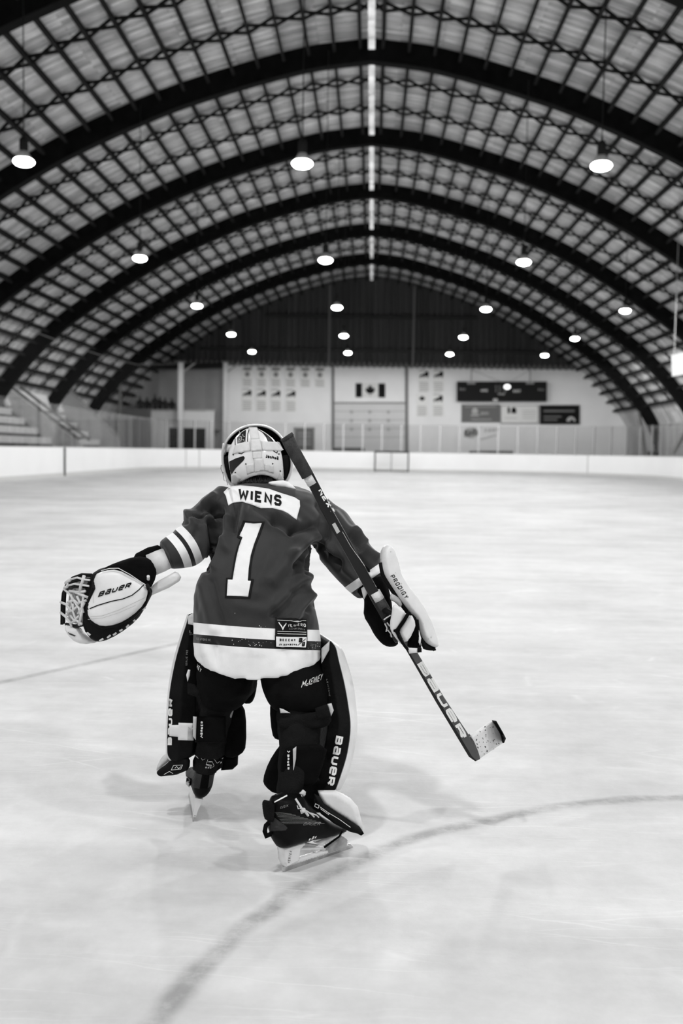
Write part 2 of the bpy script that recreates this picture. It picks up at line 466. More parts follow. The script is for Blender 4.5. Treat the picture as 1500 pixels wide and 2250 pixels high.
rad = g.math('ABSOLUTE', g.math('SUBTRACT', ds.outputs['Value'], CR))
nl = g.noise(P3, 9, 6, .7)
line = g.math('MULTIPLY', g.rng(rad, .008, .048, 1, 0, True), g.rng(nl, .36, .6, .25, 1))
sx = g.new('SeparateXYZ'); g.link(P3, sx.inputs[0])
a, b = G(0, 1500), G(390, 1414); dv = (b - a).normalized(); nv = Vector((-dv.y, dv.x))
dl = g.math('ABSOLUTE', g.math('ADD', g.math('ADD', g.math('MULTIPLY', sx.outputs[0], nv.x), g.math('MULTIPLY', sx.outputs[1], nv.y)), -(a.x * nv.x + a.y * nv.y)))
side = g.rng(sx.outputs[0], -1.3, -.6, 1, 0, True)
line2 = g.math('MULTIPLY', g.math('MULTIPLY', g.rng(dl, .01, .05, .85, 0, True), side), g.rng(nl, .3, .6, .3, 1))
far1 = g.math('MULTIPLY', g.rng(g.math('ABSOLUTE', g.math('SUBTRACT', sx.outputs[1], 23.2)), .05, .3, .45, 0, True), g.rng(g.noise(P3, .5, 3), .4, .6, .3, 1))
far2 = g.math('MULTIPLY', g.rng(g.math('ABSOLUTE', g.math('SUBTRACT', sx.outputs[1], 18.3)), .05, .2, .3, 0, True), g.rng(g.noise(P3, .7, 3), .4, .6, 0, 1))
lines = g.math('MAXIMUM', g.math('MAXIMUM', line, line2), g.math('MAXIMUM', far1, far2))
big = g.rng(g.noise(P3, .8, 6, .6), .32, .7, -.5, .5); fine = g.rng(g.noise(P3, 7, 6, .7), .3, .75, -.5, .5)
mpS = g.new('Mapping'); mpS.inputs['Scale'].default_value = (.35, 2.0, 1); mpS.inputs['Rotation'].default_value = (0, 0, .25); g.link(P3, mpS.inputs[0])
swp = g.rng(g.noise(mpS.outputs[0], 1.5, 5, .6), .3, .75, -.5, .5)
scr = None
for ang, sc in ((.5, 1.0), (-.9, 1.3), (1.6, .9), (2.4, 1.1)):   # skate cuts: thin, long scratches
    mq = g.new('Mapping'); mq.inputs['Rotation'].default_value = (0, 0, ang); mq.inputs['Scale'].default_value = (.22 * sc, 2.6 * sc, 1); g.link(warp.outputs[0], mq.inputs[0])
    v = g.new('TexVoronoi', feature='DISTANCE_TO_EDGE'); v.inputs['Scale'].default_value = 1.6; g.link(mq.outputs[0], v.inputs['Vector'])
    c1 = g.rng(v.outputs[0], .0, .008, 1, 0); scr = c1 if scr is None else g.math('MAXIMUM', scr, c1)
scr = g.math('MULTIPLY', scr, g.rng(g.noise(P3, 1.7, 3), .45, .65, 0, 1))
basev = g.math('ADD', g.math('ADD', g.math('MULTIPLY', big, .15), g.math('MULTIPLY', fine, .10)), g.math('ADD', g.math('MULTIPLY', swp, .14), .62))
basev = g.math('ADD', basev, g.math('MULTIPLY', scr, .12))
basev = g.math('MULTIPLY', basev, g.math('SUBTRACT', 1.0, g.math('MULTIPLY', lines, .40)), clamp=True)
g.link(basev, g.b.inputs['Base Color'])
g.link(g.rng(g.math('ADD', fine, swp), -.6, .6, .52, .75), g.b.inputs['Roughness'])
bn = g.new('Bump'); bn.inputs['Strength'].default_value = .25; bn.inputs['Distance'].default_value = .004
g.link(g.math('ADD', fine, g.math('MULTIPLY', scr, .8)), bn.inputs['Height']); g.link(bn.outputs[0], g.b.inputs['Normal'])
M['ice'] = m
BL, BR, BE, CRAD = -12.8, 15.8, 63.2, 8.5
o = obj('floor', MB().add([(BL, FRONT, 0), (BR, FRONT, 0), (BR, BE, 0), (BL, BE, 0)], [(0, 1, 2, 3)]), M['ice']); tag(o, 'white skate-marked sheet of rink ice', 'ice', kind='structure')
o = obj('floor_concrete', MB().box((0, (FRONT + BACK) / 2, -.06), (2 * WALLX + 1, BACK - FRONT + 1, .1)), M['concrete']); tag(o, 'bare concrete slab outside the boards', 'floor', kind='structure')

# ceiling deck
mb = MB(); uvs = []
pts = [(-p.x, p.y) for p in reversed(DECK)] + [(p.x, p.y) for p in DECK[1:]]
al = [0]
for a, b in zip(pts, pts[1:]): al.append(al[-1] + math.dist(a, b))
ys = [FRONT] + FRAMES[1:] + [BACK]
me = bpy.data.meshes.new('ceiling'); V = [(RX + p[0], y, p[1]) for y in ys for p in pts]; n = len(pts)
V += [(RX + p[0] * 1.005, y, p[1] + .12) for y in ys for p in pts]; o2 = n * len(ys)
Fc = [(j * n + i, j * n + i + 1, (j + 1) * n + i + 1, (j + 1) * n + i) for j in range(len(ys) - 1) for i in range(n - 1)]
Fc += [tuple(o2 + q for q in reversed(f)) for f in Fc]
me.from_pydata(V, [], Fc); me.materials.append(M['deck']); uvl = me.uv_layers.new(name='UVMap')
for lp in me.loops:
    k = lp.vertex_index % o2; uvl.data[lp.index].uv = (al[k % n], ys[k // n])
o = bpy.data.objects.new('ceiling', me); col.objects.link(o); tag(o, 'curved timber plank roof deck over the rink', 'ceiling', kind='structure')

# arches
for k, y in enumerate(FRAMES[2:]):
    prof = [(-p.x, p.y) for p in reversed(INNER)] + [(p.x, p.y) for p in INNER[1:]]
    prof2 = [(-p.x, p.y) for p in reversed(OUTER)] + [(p.x, p.y) for p in OUTER[1:]]
    mb = MB(); hw = .17; n = len(prof); rs = []
    for (a, b) in zip(prof, prof2):
        a = Vector((RX + max(-17.3 , min(17.3, a[0])), 0, a[1])); b = Vector((RX + max(-WALLX + .05, min(WALLX - .05, b[0])), 0, b[1] - .01))
        rs.append([a + Vector((0, y - hw, 0)), b + Vector((0, y - hw, 0)), b + Vector((0, y + hw, 0)), a + Vector((0, y + hw, 0))])
    mb.rings(rs)
    for sx_ in (-1, 1):                   # steel shoe and pier carrying the arch
        mb.box((RX + sx_ * 17.2, y, .75), (.5, .5, 1.5))
    o = obj('arch_beam', mb, M['beam'])
    tag(o, 'dark laminated roof arch, %s from the far end wall' % ORD[len(FRAMES) - 3 - k] if k < len(FRAMES) - 3 else 'dark laminated roof arch nearest the far end wall', 'roof arch', kind='structure')
# ridge board per bay, purlins, cross bracing
def along(s):                            # point and slope on the deck at distance s from the ridge
    d = 0
    for a, b in zip(DECK, DECK[1:]):
        L = (b - a).length
        if d + L >= s: t = (b - a).normalized(); return a + t * (s - d), t
        d += L
    return DECK[-1], (DECK[-1] - DECK[-2]).normalized()
SL = sum((b - a).length for a, b in zip(DECK, DECK[1:]))
PS = .76; NP = int((SL - .3) / PS)
for i in range(NP):
    for sd in (-1, 1):
        p, t = along(.36 + i * PS); nn = Vector((-t.y, t.x)); nn = -nn if nn.y > 0 else nn
        rot = Matrix((Vector((sd * t.x, 0, t.y)), Vector((0, 1, 0)), Vector((sd * nn.x, 0, nn.y)))).transposed()
        c = Vector((RX + sd * p.x, (5 + BACK) / 2, p.y)) + Vector((sd * nn.x, 0, nn.y)) * .15
        o = obj('roof_purlin', MB().box(c, (.085, BACK - 5, .27), rot), M['purlin'])
        tag(o, 'dark roof purlin, %s down from the ridge on the %s slope' % (ORD[i], 'left' if sd < 0 else 'right'), 'roof purlin', 'roof purlins', 'structure')
BAYS = list(zip(FRAMES[2:], FRAMES[3:] + [BACK]))
for k, (y0, y1) in enumerate(BAYS):
    if y0 < 6: continue
    if 'ridge_m' not in M:
        mr = mat('glowing_ridge_board', .9, .6, .3, .35, 1.2, stretch=(1, 1.5, 1)); g = N(mr); tc = g.new('TexCoord')
        g.b.inputs['Emission Color'].default_value = (1, 1, 1, 1); g.link(g.rng(g.noise(tc.outputs['Object'], 2.2, 4), .35, .68, .05, .75), g.b.inputs['Emission Strength']); M['ridge_m'] = mr  # emission added to brighten the ridge board above its bounce light
    o = obj('ridge_board_glow', MB().box((RX, (y0 + y1) / 2, DECK[0].y - .34), (.19, y1 - y0 - .5, .05)), M['ridge_m'])
    ordw = 'in the bay nearest the end wall' if k == len(BAYS) - 1 else 'in the %s bay from the end wall' % ORD[len(BAYS) - 1 - k]
    tag(o, 'narrow board with added glow along the ridge ' + ordw, 'ridge board', kind='structure')
    for q, fr_ in enumerate((1 / 3, 2 / 3)):
        y = y0 + (y1 - y0) * fr_; mb = MB()
        for sd in (-1, 1):
            for i in range(-1, NP - 1):
                s0, s1 = (.36 + i * PS, .36 + (i + 1) * PS) if i >= 0 else (.05, .36)
                (pa, ta), (pb, tb) = along(s0), along(s1)
                def pt(p, t, d):
                    nn = Vector((-t.y, t.x)); nn = -nn if nn.y > 0 else nn; r = p + nn * d; return Vector((RX + sd * r.x, y, r.y))
                mb.bar(pt(pa, ta, .04), pt(pb, tb, .27), .08, .06); mb.bar(pt(pa, ta, .27), pt(pb, tb, .04) + Vector((0, .07, 0)), .08, .06)
        o = obj('cross_bracing', mb, M['brace'])
        tag(o, 'row of crossed bracing between purlins, %s row %s' % ('nearer' if q == 0 else 'farther', ordw), 'roof bracing', kind='structure')

# side walls and the wall behind the camera
for nm, sx_, lb in (('wall_left', -1, 'light lower side wall behind the bleachers'), ('wall_right', 1, 'light lower side wall beside the right-hand boards')):
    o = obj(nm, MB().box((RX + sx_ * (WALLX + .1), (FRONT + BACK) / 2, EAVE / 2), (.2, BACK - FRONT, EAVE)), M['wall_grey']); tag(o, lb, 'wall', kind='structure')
gable = [(RX - WALLX, EAVE)] + [(RX + p[0], p[1]) for p in pts] + [(RX + WALLX, EAVE)]
o = obj('wall_front', MB().prism([(RX - WALLX, FRONT, 0)] + [(x, FRONT, z) for x, z in gable] + [(RX + WALLX, FRONT, 0)], (0, -.2, 0)), M['siding']); tag(o, 'dark sided end wall at the near end of the hall', 'wall', kind='structure')

# far end wall: white lower wall, dark ribbed gable
zt = W(800, 806, BACK).z
xs_white = W(497, 900, BACK).x
o = obj('wall_back', MB().box(((xs_white + RX + WALLX) / 2, BACK + .1, zt / 2), (RX + WALLX - xs_white, .2, zt)), M['wall_white']); tag(o, 'white lower end wall hung with banners and scoreboard', 'wall', kind='structure')
o = obj('wall_back_shade', MB().box(((xs_white + RX - WALLX) / 2, BACK + .1, zt / 2), (xs_white - RX + WALLX, .2, zt)), M['wall_dim']); tag(o, 'end wall coloured grey for shade behind the spectator gallery', 'wall', kind='structure')  # flush wall, the shade of a recess is put into its grey
mb = MB(); x = RX - WALLX; pitch = .42; ribs = []
while x < RX + WALLX - .01:
    for dx, dy in ((0, 0), (.17, 0), (.21, .16), (.38, .16)):
        if x + dx < RX + WALLX: ribs.append((x + dx, dy))
    x += pitch
va = [(x, BACK - .02 - .0 + dy, zt - .05) for x, dy in ribs]; vb = [(x, BACK - .02 + dy, max(zt, roof_z(x) + .05)) for x, dy in ribs]
n = len(va); mb.add(va + vb, [(i, i + 1, n + i + 1, n + i) for i in range(n - 1)])
o = obj('wall_gable', mb, M['siding']); tag(o, 'dark ribbed metal siding filling the arched gable', 'wall', kind='structure')
mb = MB()                                # toothed flashing under the siding
mb.box((RX, BACK - .1, zt + .06), (2 * WALLX - 6, .1, .1))
x = RX - WALLX + 3
while x < RX + WALLX - 3: mb.box((x, BACK - .14, zt + .2), (.15, .08, .2)); x += .36
o = obj('trim_1', mb, M['mid']); tag(o, 'toothed flashing along the top of the white end wall', 'trim', kind='structure')
for nm, py in (('trim_2', 697), ('trim_3', 771)):
    z = W(800, py, BACK).z; half = max(p.x for p in DECK if p.y > z + .5) - .3
    o = obj(nm, MB().box((RX, BACK - .12, z), (2 * half, .12, .22)), M['black_steel']); tag(o, 'dark horizontal girt across the gable, %s of two' % ('upper' if py < 700 else 'lower'), 'beam', kind='structure')
for px, lb in ((907, 'right of the ridge'), (722, 'left of the ridge')):
    p = W(px, 800, BACK - .3); o = obj('gable_post', MB().box((p.x, BACK - .3, (zt + roof_z(p.x) - .2) / 2), (.14, .14, roof_z(p.x) - zt - .3)), M['mid']); tag(o, 'thin steel post on the dark gable, ' + lb, 'post', kind='structure')
# ------------------------------------------------------------------ pendant lamps
LZ = 6.72
LROWS = [(-9.2, 0), (.4, 0), (9.9, 0), (19.5, 1), (29.2, 2), (38.7, 3), (48.1, 4), (56.4, 5)]
LCOLS = [-6.84, -1.43, 4.28, 9.57]
CN = ['leftmost', 'second from the left', 'third from the left', 'rightmost']
lamp0 = None
def make_lamp():
    t = thing('pendant_lamp', (0, 0, 0), '', 'lamp')
    obj('lens', MB().lathe([(.0, -.085), (.08, -.079), (.15, -.055), (.19, -.02), (.2, .005), (.19, .03), (.165, .052), (.14, .064)], n=24, cap=False), M['lamp'], t)
    obj('shade', MB().lathe([(.150, .056), (.155, .066), (.135, .10), (.10, .16), (.08, .2), (.07, .205)], n=20, cap=False), M['alu'], t, smooth=True)
    obj('ballast_housing', MB().lathe([(.07, .2), (.085, .22), (.085, .42), (.05, .47), (.02, .48), (.02, .54)], n=14), M['dark'], t)
    # the lamp's own light: a refractor lamp throws more to the sides than straight down
    ld = bpy.data.lights.new('lamp_light', 'POINT'); ld.energy = LAMP_WATT; ld.shadow_soft_size = .17; ld.use_nodes = True; nt = ld.node_tree
    tc_ = nt.nodes.new('ShaderNodeTexCoord'); sp = nt.nodes.new('ShaderNodeSeparateXYZ'); rp = nt.nodes.new('ShaderNodeValToRGB'); mr = nt.nodes.new('ShaderNodeMapRange')
    nt.links.new(tc_.outputs['Normal'], sp.inputs[0]); nt.links.new(sp.outputs[2], mr.inputs[0]); mr.inputs[1].default_value = -1; mr.inputs[2].default_value = 1
    nt.links.new(mr.outputs[0], rp.inputs[0]); e = rp.color_ramp.elements; e[0].position = 0; e[0].color = (.85, .85, .85, 1)
    e[1].position = .20; e[1].color = (.85, .85, .85, 1)
    for pos, v in ((.34, 1.0), (.44, .95), (.49, .55), (.52, .04), (.6, .0)): k = e.new(pos); k.color = (v, v, v, 1)
    emn = nt.nodes['Emission']; mu = nt.nodes.new('ShaderNodeMath'); mu.operation = 'MULTIPLY'; mu.inputs[1].default_value = 2.0; nt.links.new(rp.outputs[0], mu.inputs[0]); nt.links.new(mu.outputs[0], emn.inputs[1])
    lo = bpy.data.objects.new('lamp_light', ld); col.objects.link(lo); lo.parent = t; lo.location = (0, 0, -.30)
    return t
for y, rn in LROWS:
    for c, x in enumerate(LCOLS):
        if lamp0 is None: lamp0 = o = make_lamp()
        else: o = copy_tree(lamp0)
        o.location = (x, y, LZ)
        o['group'] = 'pendant lamps over the ice'
        o['category'] = 'lamp'
        if rn: o['label'] = 'lit round pendant lamp, %s in the %s row of lamps' % (CN[c], ['', 'nearest', 'second nearest', 'middle', 'second farthest', 'farthest'][rn])
        else: o['label'] = 'lit pendant lamp %s in the row %s' % (CN[c], 'behind the skater' if y < 0 else 'above the skater' if y < 5 else 'just in front of the skater')
        top = roof_z(x) - .35
        obj('hanging_cable', MB().tube([(x, y, LZ + .54), (x, y, top)], .012, 6), M['black_steel'], o)

# ------------------------------------------------------------------ dasher boards
def rink_path(off=0.0, y0=FRONT + .3):
    r = CRAD + off; P = [Vector((BL - off, y0, 0)), Vector((BL - off, 20, 0)), Vector((BL - off, 40, 0)), Vector((BL - off, BE - CRAD, 0))]
    for k in range(1, 17):
        a = math.pi - k * math.pi / 32; P.append(Vector((BL + CRAD + r * math.cos(a), BE - CRAD + r * math.sin(a), 0)))
    for k in range(0, 17):
        a = math.pi / 2 - k * math.pi / 32; P.append(Vector((BR - CRAD + r * math.cos(a), BE - CRAD + r * math.sin(a), 0)))
    P += [Vector((BR + off, 40, 0)), Vector((BR + off, 20, 0)), Vector((BR + off, y0, 0))]
    return P
BH = 1.22
def strip(mb, o0, o1, z0, z1):
    A, B = rink_path(o0), rink_path(o1)
    return mb.rings([[a + Vector((0, 0, z0)), b + Vector((0, 0, z0)), b + Vector((0, 0, z1)), a + Vector((0, 0, z1))] for a, b in zip(A, B)])
boards = thing('rink_boards', (BL, 0, 0), 'white dasher boards running round the ice', 'boards', kind='structure')
obj('board_face', strip(MB(), 0, .12, 0, BH - .03), M['board_white'], boards)
obj('kick_plate', strip(MB(), -.012, 0, 0, .14), M['kick'], boards)
obj('cap_rail', strip(MB(), -.02, .14, BH - .03, BH), M['cap'], boards)
PATH = rink_path()
def path_at(s, off=0.0):
    P = rink_path(off) if off else PATH; d = 0
    for a, b in zip(PATH, PATH[1:]):
        L = (b - a).length
        if d + L >= s:
            t = (b - a).normalized(); return a + t * (s - d), t
        d += L
    return PATH[-1], (PATH[-1] - PATH[-2]).normalized()
PLEN = sum((b - a).length for a, b in zip(PATH, PATH[1:]))
def find_s(px):                          # distance along the boards where they are seen at column px
    return min((abs(toPx(path_at(s * .05)[0] + Vector((0, 0, .6)))[0] - px), s * .05) for s in range(int(PLEN / .05)) if path_at(s * .05)[0].y > 15)[1]
def board_mark(nm, s, w, m, z0=0.0, z1=BH - .02):
    p, t = path_at(s); nrm = Vector((t.y, -t.x, 0)) ; rot = Matrix((t, -nrm, Vector((0, 0, 1)))).transposed()
    return obj(nm, MB().box(p + nrm * .008 + Vector((0, 0, (z0 + z1) / 2)), (w, .016, z1 - z0), rot), m, boards)
board_mark('line_marking', find_s(142), .24, M['dark'])
for px in (408, 437, 1290): board_mark('panel_seam', find_s(px), .05, M['cap'])

# ------------------------------------------------------------------ safety glass on the boards
GH = 1.72
s = 42.0; k = 0; panes = []
sL = (FRONT + .3)
step = 1.22
s_list = []
s = 30.0
while s < PLEN - 30:
    p, t = path_at(s + step / 2)
    if p.y > 30: s_list.append(s)
    s += step
GLASS = []
for i, s in enumerate(s_list):
    a, ta = path_at(s, 0); b, tb = path_at(s + step, 0)
    na = Vector((-ta.y, ta.x, 0)); a2 = a + na * .06; nb = Vector((-tb.y, tb.x, 0)); b2 = b + nb * .06
    d = (b2 - a2).normalized(); pxm = toPx((a2 + b2) / 2)[0]
    where = 'along the left boards' if a.x < BL + .5 else 'along the right boards' if a.x > BR - .5 else 'in the left corner' if a.x < BL + CRAD else 'in the right corner' if a.x > BR - CRAD else 'along the far end boards'
    e0 = a2 + d * .045; e1 = b2 - d * .045
    pos = ['nearest', 'near', 'middle', 'far', 'farthest']
    t = thing('safety_glass', a2 + Vector((0, 0, BH)), '', 'glass', 'safety glass ' + where); GLASS.append((t, where))
    obj('pane', MB().bar(e0 + Vector((0, 0, BH + GH / 2)), e1 + Vector((0, 0, BH + GH / 2)), .012, GH), M['glass'], t)
    if 'left boards' not in where: obj('stanchion', MB().box(a2 + Vector((0, 0, BH + GH / 2)), (.075, .075, GH), Matrix((d, Vector((-d.y, d.x, 0)), Vector((0, 0, 1)))).transposed()), M['steel'], t)
for wh in {w for _, w in GLASS}:
    G_ = [t for t, w in GLASS if w == wh]
    for i, t in enumerate(G_):
        frm = 'from the near end' if 'left boards' in wh else 'from the left'
        if 'right boards' in wh: frm = 'from the far end'
        t['label'] = 'clear safety glass %s, %s pane %s' % (wh, ORD[i], frm)
# protective netting on the left with its top cable
cab = [Vector((BL - .2, 20, 6.3)), W(0, 702, 36.5), W(70, 727, 40), W(150, 757, 45), W(235, 785, 51), W(300, 801, 57), W(388, 800, 63.6)]
cab = catmull3 = [a.lerp(b, k / 4) for a, b in zip(cab, cab[1:]) for k in range(4)] + [cab[-1]]
t = thing('safety_net', cab[0], 'thin dark spectator netting hung from a cable above the left boards', 'netting')
obj('cable', MB().tube(cab, .014, 6), M['mid'], t)
low = []
for p in cab:
    low.append(Vector((p.x, p.y, BH + GH)))
n = len(cab)
obj('netting', MB().add(cab + low, [(i, i + 1, n + i + 1, n + i) for i in range(n - 1)]), M['netting'], t)

# ------------------------------------------------------------------ goal net at the far end
gl0, gr0 = G(823, 1036), G(896, 1037); gy = (gl0.y + gr0.y) / 2
gx0, gx1 = gl0.x, gr0.x
net = thing('goal_net', ((gx0 + gx1) / 2, gy, 0), 'small dark framed goal net in front of the far end boards', 'goal')
mb = MB()
for x in (gx0, gx1): mb.tube([(x, gy, 0), (x, gy, 1.22)], .045, 10)
mb.tube([(gx0 - .02, gy, 1.22), (gx1 + .02, gy, 1.22)], .045, 10)
obj('goal_frame', mb, M['dark'], net)
mb = MB()
bz = [(gx0, gy, .03), (gx0 + .12, gy + .8, .03), ((gx0 + gx1) / 2, gy + 1.02, .03), (gx1 - .12, gy + .8, .03), (gx1, gy, .03)]
mb.tube(bz, .04, 8); mb.tube([((gx0 + gx1) / 2, gy + 1.02, .03), ((gx0 + gx1) / 2, gy + .6, 1.18), ((gx0 + gx1) / 2, gy, 1.22)], .03, 8)
mb.tube([(gx0, gy, 1.2), (gx0 + .12, gy + .5, 1.18), (gx1 - .12, gy + .5, 1.18), (gx1, gy, 1.2)], .03, 8)
obj('base_frame', mb, M['mid'], net)
mb = MB()
for i in range(15):
    u = i / 14; x = gx0 + .06 + (gx1 - gx0 - .12) * u; yb = gy + .8 + .2 * (1 - abs(2 * u - 1)); mb.tube([(x, yb, .04), (x, gy + .5, 1.17)], .006, 4)
for j in range(9):
    w = j / 9; yb = gy + .9 - .4 * w; mb.tube([(gx0 + .05, yb - .1, .05 + 1.12 * w), ((gx0 + gx1) / 2, yb + .08 * (1 - w), .05 + 1.12 * w), (gx1 - .05, yb - .1, .05 + 1.12 * w)], .006, 4)
o = obj('netting', mb, M['print_white'], net); o['label'] = 'white knotted netting'

# ------------------------------------------------------------------ things on the far end wall
YW = BACK - .03
def wall_rect(mb, x0, y0, x1, y1, d=.05, Y=YW, mi=0):
    a, b, c, e = W(x0, y0, Y), W(x1, y0, Y), W(x1, y1, Y), W(x0, y1, Y)
    return mb.prism([a, b, c, e], (0, -d, 0), mi)
def fl(parent, nm, polys, m, Y, label=None):
    return obj(nm, flat(MB(), polys, lambda x, y: W(x, y, Y)), m, parent, label=label)
def rectp(x0, y0, x1, y1): return [(x0, y0), (x1, y0), (x1, y1), (x0, y1)]
BUFF = [(-8, 5), (-8, 1), (-5, -1), (-1, -2), (2, -4), (5, -7), (8, -6), (9, -2), (8, 2), (7, 5), (5, 5), (5, 2), (1, 2), (0, 5), (-2, 5), (-2, 2), (-5, 2), (-6, 5)]
def banner(px, py0, py1, w, emblem, label, grp):
    t = thing('wall_banner', W(px, py1, YW), label, 'banner', grp)
    obj('cloth', wall_rect(MB(), px - w / 2, py0, px + w / 2, py1, .02), M['banner'], t)
    Yp = YW - .026; h = py1 - py0
    if emblem == 'beast':
        sc = w / 20; fl(t, 'emblem', [[(px + x * sc * .95, py0 + h * .24 + y * sc) for x, y in BUFF]], M['print_dark'], Yp)
    elif emblem == 'leaf':
        fl(t, 'emblem', [[(px + x * .45, py0 + h * .22 + y * .45) for x, y in LEAF]], M['print_dark'], Yp)
    else:
        fl(t, 'heading', [rectp(px - w * .42, py0 + 1, px + w * .42, py0 + 6), rectp(px - w * .3, py0 + 6, px + w * .3, py0 + 8)], M['print_grey'], Yp)
        fl(t, 'emblem', [[(px + 5.5 * math.cos(k * math.pi / 6), py0 + h * .38 + 6 * math.sin(k * math.pi / 6)) for k in range(12)]], M['print_grey'], Yp)
    rows = [.55, .64, .73, .82, .91] if emblem else [.62, .72, .82, .92]
    if emblem == 'beast': fl(t, 'heading', [rectp(px - w * .4, py0 + h * .0, px + w * .2, py0 + h * .06)], M['print_light'], Yp)
    fl(t, 'text_lines', [rectp(px - w * (.42 - .05 * (i % 2)), py0 + h * r, px + w * (.42 - .07 * ((i + 1) % 2)), py0 + h * r + 2.4) for i, r in enumerate(rows)], M['print_light'], Yp)
M['banner'] = mat('banner_cloth', .84, .8, .2); M['print_light'] = mat('light_grey_print', .48, .8)
LEAF = [(0, -16), (3, -10), (6.5, -12), (5.5, -4.5), (10, -8), (11, -5), (15, -6), (13.5, -1), (15, 0.5), (8, 6), (9, 8.5), (1, 7.5), (1, 15), (-1, 15), (-1, 7.5), (-9, 8.5), (-8, 6), (-15, .5), (-13.5, -1), (-15, -6), (-11, -5), (-10, -8), (-5.5, -4.5), (-6.5, -12), (-3, -10)]
for i, px in enumerate((543, 574.5, 606, 638, 670.5, 702.5)):
    banner(px, 806 + i * .3, 849 + i * .3, 23, None, 'white banner with round crest, %s in the top row left of the flag' % ['leftmost', 'second from left', 'third from left', 'fourth from left', 'fifth from left', 'rightmost'][i], 'crest banners left of the flag')
for i, px in enumerate((542.5, 574, 606, 639)):
    banner(px, 853 + i * .6, 903 + i * .6, 24, 'beast', 'white beast-emblem banner, %s in the lower row left of the flag' % ['leftmost', 'second from left', 'third from left', 'rightmost'][i], 'beast banners left of the flag')
for i, (px, py, e, lb) in enumerate(((931, 812, 'beast', 'upper left'), (963, 812, 'beast', 'upper right'), (927, 865, 'leaf', 'lower left'), (962, 865, 'beast', 'lower right'))):
    banner(px, py, py + 50, 25, e, 'white dark-emblem banner, %s of four beside the scoreboard' % lb, 'banners beside the scoreboard')
# overhead door with the flag above it
door = thing('overhead_door', W(812, 985, YW), 'pale sectional overhead door below the flag', 'door', kind='structure'); door.name = 'door_1'
obj('door_panels', wall_rect(MB(), 735, 886, 890, 1000, .06), M['door'] if 'door' in M else M.setdefault('door', mat('door_paint', .66, .6, .3, .04, 1)), door)
fl(door, 'panel_seams', [rectp(735, y, 890, y + 1.2) for y in (903, 922, 941, 960)], M['midlight'], YW - .065)
for x in (772, 812, 853):
    for y in (905, 924, 943):
        c = W(x, y, YW - .07); obj('porthole_window', MB().prism([c + Vector((.13 * math.cos(k * math.pi / 5), 0, .13 * math.sin(k * math.pi / 5))) for k in range(10)], (0, -.02, 0)), M['wall_grey'], door)
mb = MB(); wall_rect(mb, 729, 800, 734, 1000, .12); wall_rect(mb, 890, 800, 896, 1000, .12); wall_rect(mb, 733, 884, 892, 887, .1)
obj('door_frame', mb, M['mid'], door)
flag = thing('wall_flag', W(812, 873, YW), 'flag with maple leaf between two dark bars above the overhead door', 'flag')
obj('flag_cloth', wall_rect(MB(), 781, 842, 846, 873, .03), M['print_white'], flag)
fl(flag, 'dark_bar', [rectp(781, 842, 795, 873)], M['print_dark'], YW - .036); fl(flag, 'dark_bar', [rectp(831, 842.5, 846, 873.5)], M['print_dark'], YW - .036)
fl(flag, 'maple_leaf', [[(813 + x * .72, 858 + y * .85) for x, y in LEAF]], M['print_dark'], YW - .036)
o = thing('door_2', W(668, 985, YW), 'small grey door with glazed upper half beneath the banners', 'door', kind='structure')
obj('door_leaf', wall_rect(MB(), 649, 942, 688, 1000, .06), M['mid'], o)
fl(o, 'glazing', [rectp(654, 949, 683, 962), rectp(654, 966, 683, 978)], M['wall_dim'], YW - .066)
fl(o, 'louvre_lines', [rectp(653, y, 684, y + 1) for y in (955, 971, 984)], M['dark'], YW - .068)
mb = MB(); wall_rect(mb, 646, 939, 649, 1000, .09); wall_rect(mb, 688, 939, 691, 1000, .09); wall_rect(mb, 646, 939, 691, 942, .09); obj('door_frame', mb, M['midlight'], o)
# scoreboard
sb = thing('scoreboard', W(1100, 882, YW - .5), 'long black electronic scoreboard hung on the white end wall', 'scoreboard')
obj('cabinet', wall_rect(MB(), 1003, 839, 1199, 882, .35, YW - .3), M['dark'], sb)
YS = YW - .3 - .36
def px_text(parent, nm, t, x, y, wd, h, m, Y, **k):
    return fl(parent, nm, place_text(t, (x, y), (wd, 0), (0, -h), **k), m, Y)
px_text(sb, 'team_word', 'HOME', 1056, 861, 15, 6, M['lit'] if 'lit' in M else M.setdefault('lit', mat('lit_print', .6, .6)), YS, hw=.13)
px_text(sb, 'team_word', 'GUEST', 1127, 862, 17, 6, M['lit'], YS, hw=.13)
px_text(sb, 'clock_digits', '11:2', 1087, 861, 26, 15, M['print_grey'], YS, hw=.08)
px_text(sb, 'period_word', 'PERIOD', 1094, 868, 14, 4, M['print_light'], YS, hw=.14)
px_text(sb, 'penalty_word', 'PEN', 1009, 858, 13, 5, M['print_grey'], YS, hw=.12); px_text(sb, 'penalty_word', 'PEN', 1182, 859, 13, 5, M['print_grey'], YS, hw=.12)
fl(sb, 'maker_plate', [rectp(1083, 876, 1093, 883)], M['print_light'], YS - .01)
for x in (1035, 1164):
    a = W(x, 839, YW - .45); obj('hanger', MB().bar(a, (a.x, a.y, zt + .05), .06, .06), M['midlight'], sb)
    fl(sb, 'mount_plate', [rectp(x - 9, 839, x + 9, 844)], M['print_grey'], YS)
obj('guy_wire', MB().tube([W(1035, 812, YW - .45), W(1100, 839, YW - .45)], .015, 5), M['steel'], sb); obj('guy_wire', MB().tube([W(1164, 812, YW - .45), W(1120, 839, YW - .45)], .015, 5), M['steel'], sb)
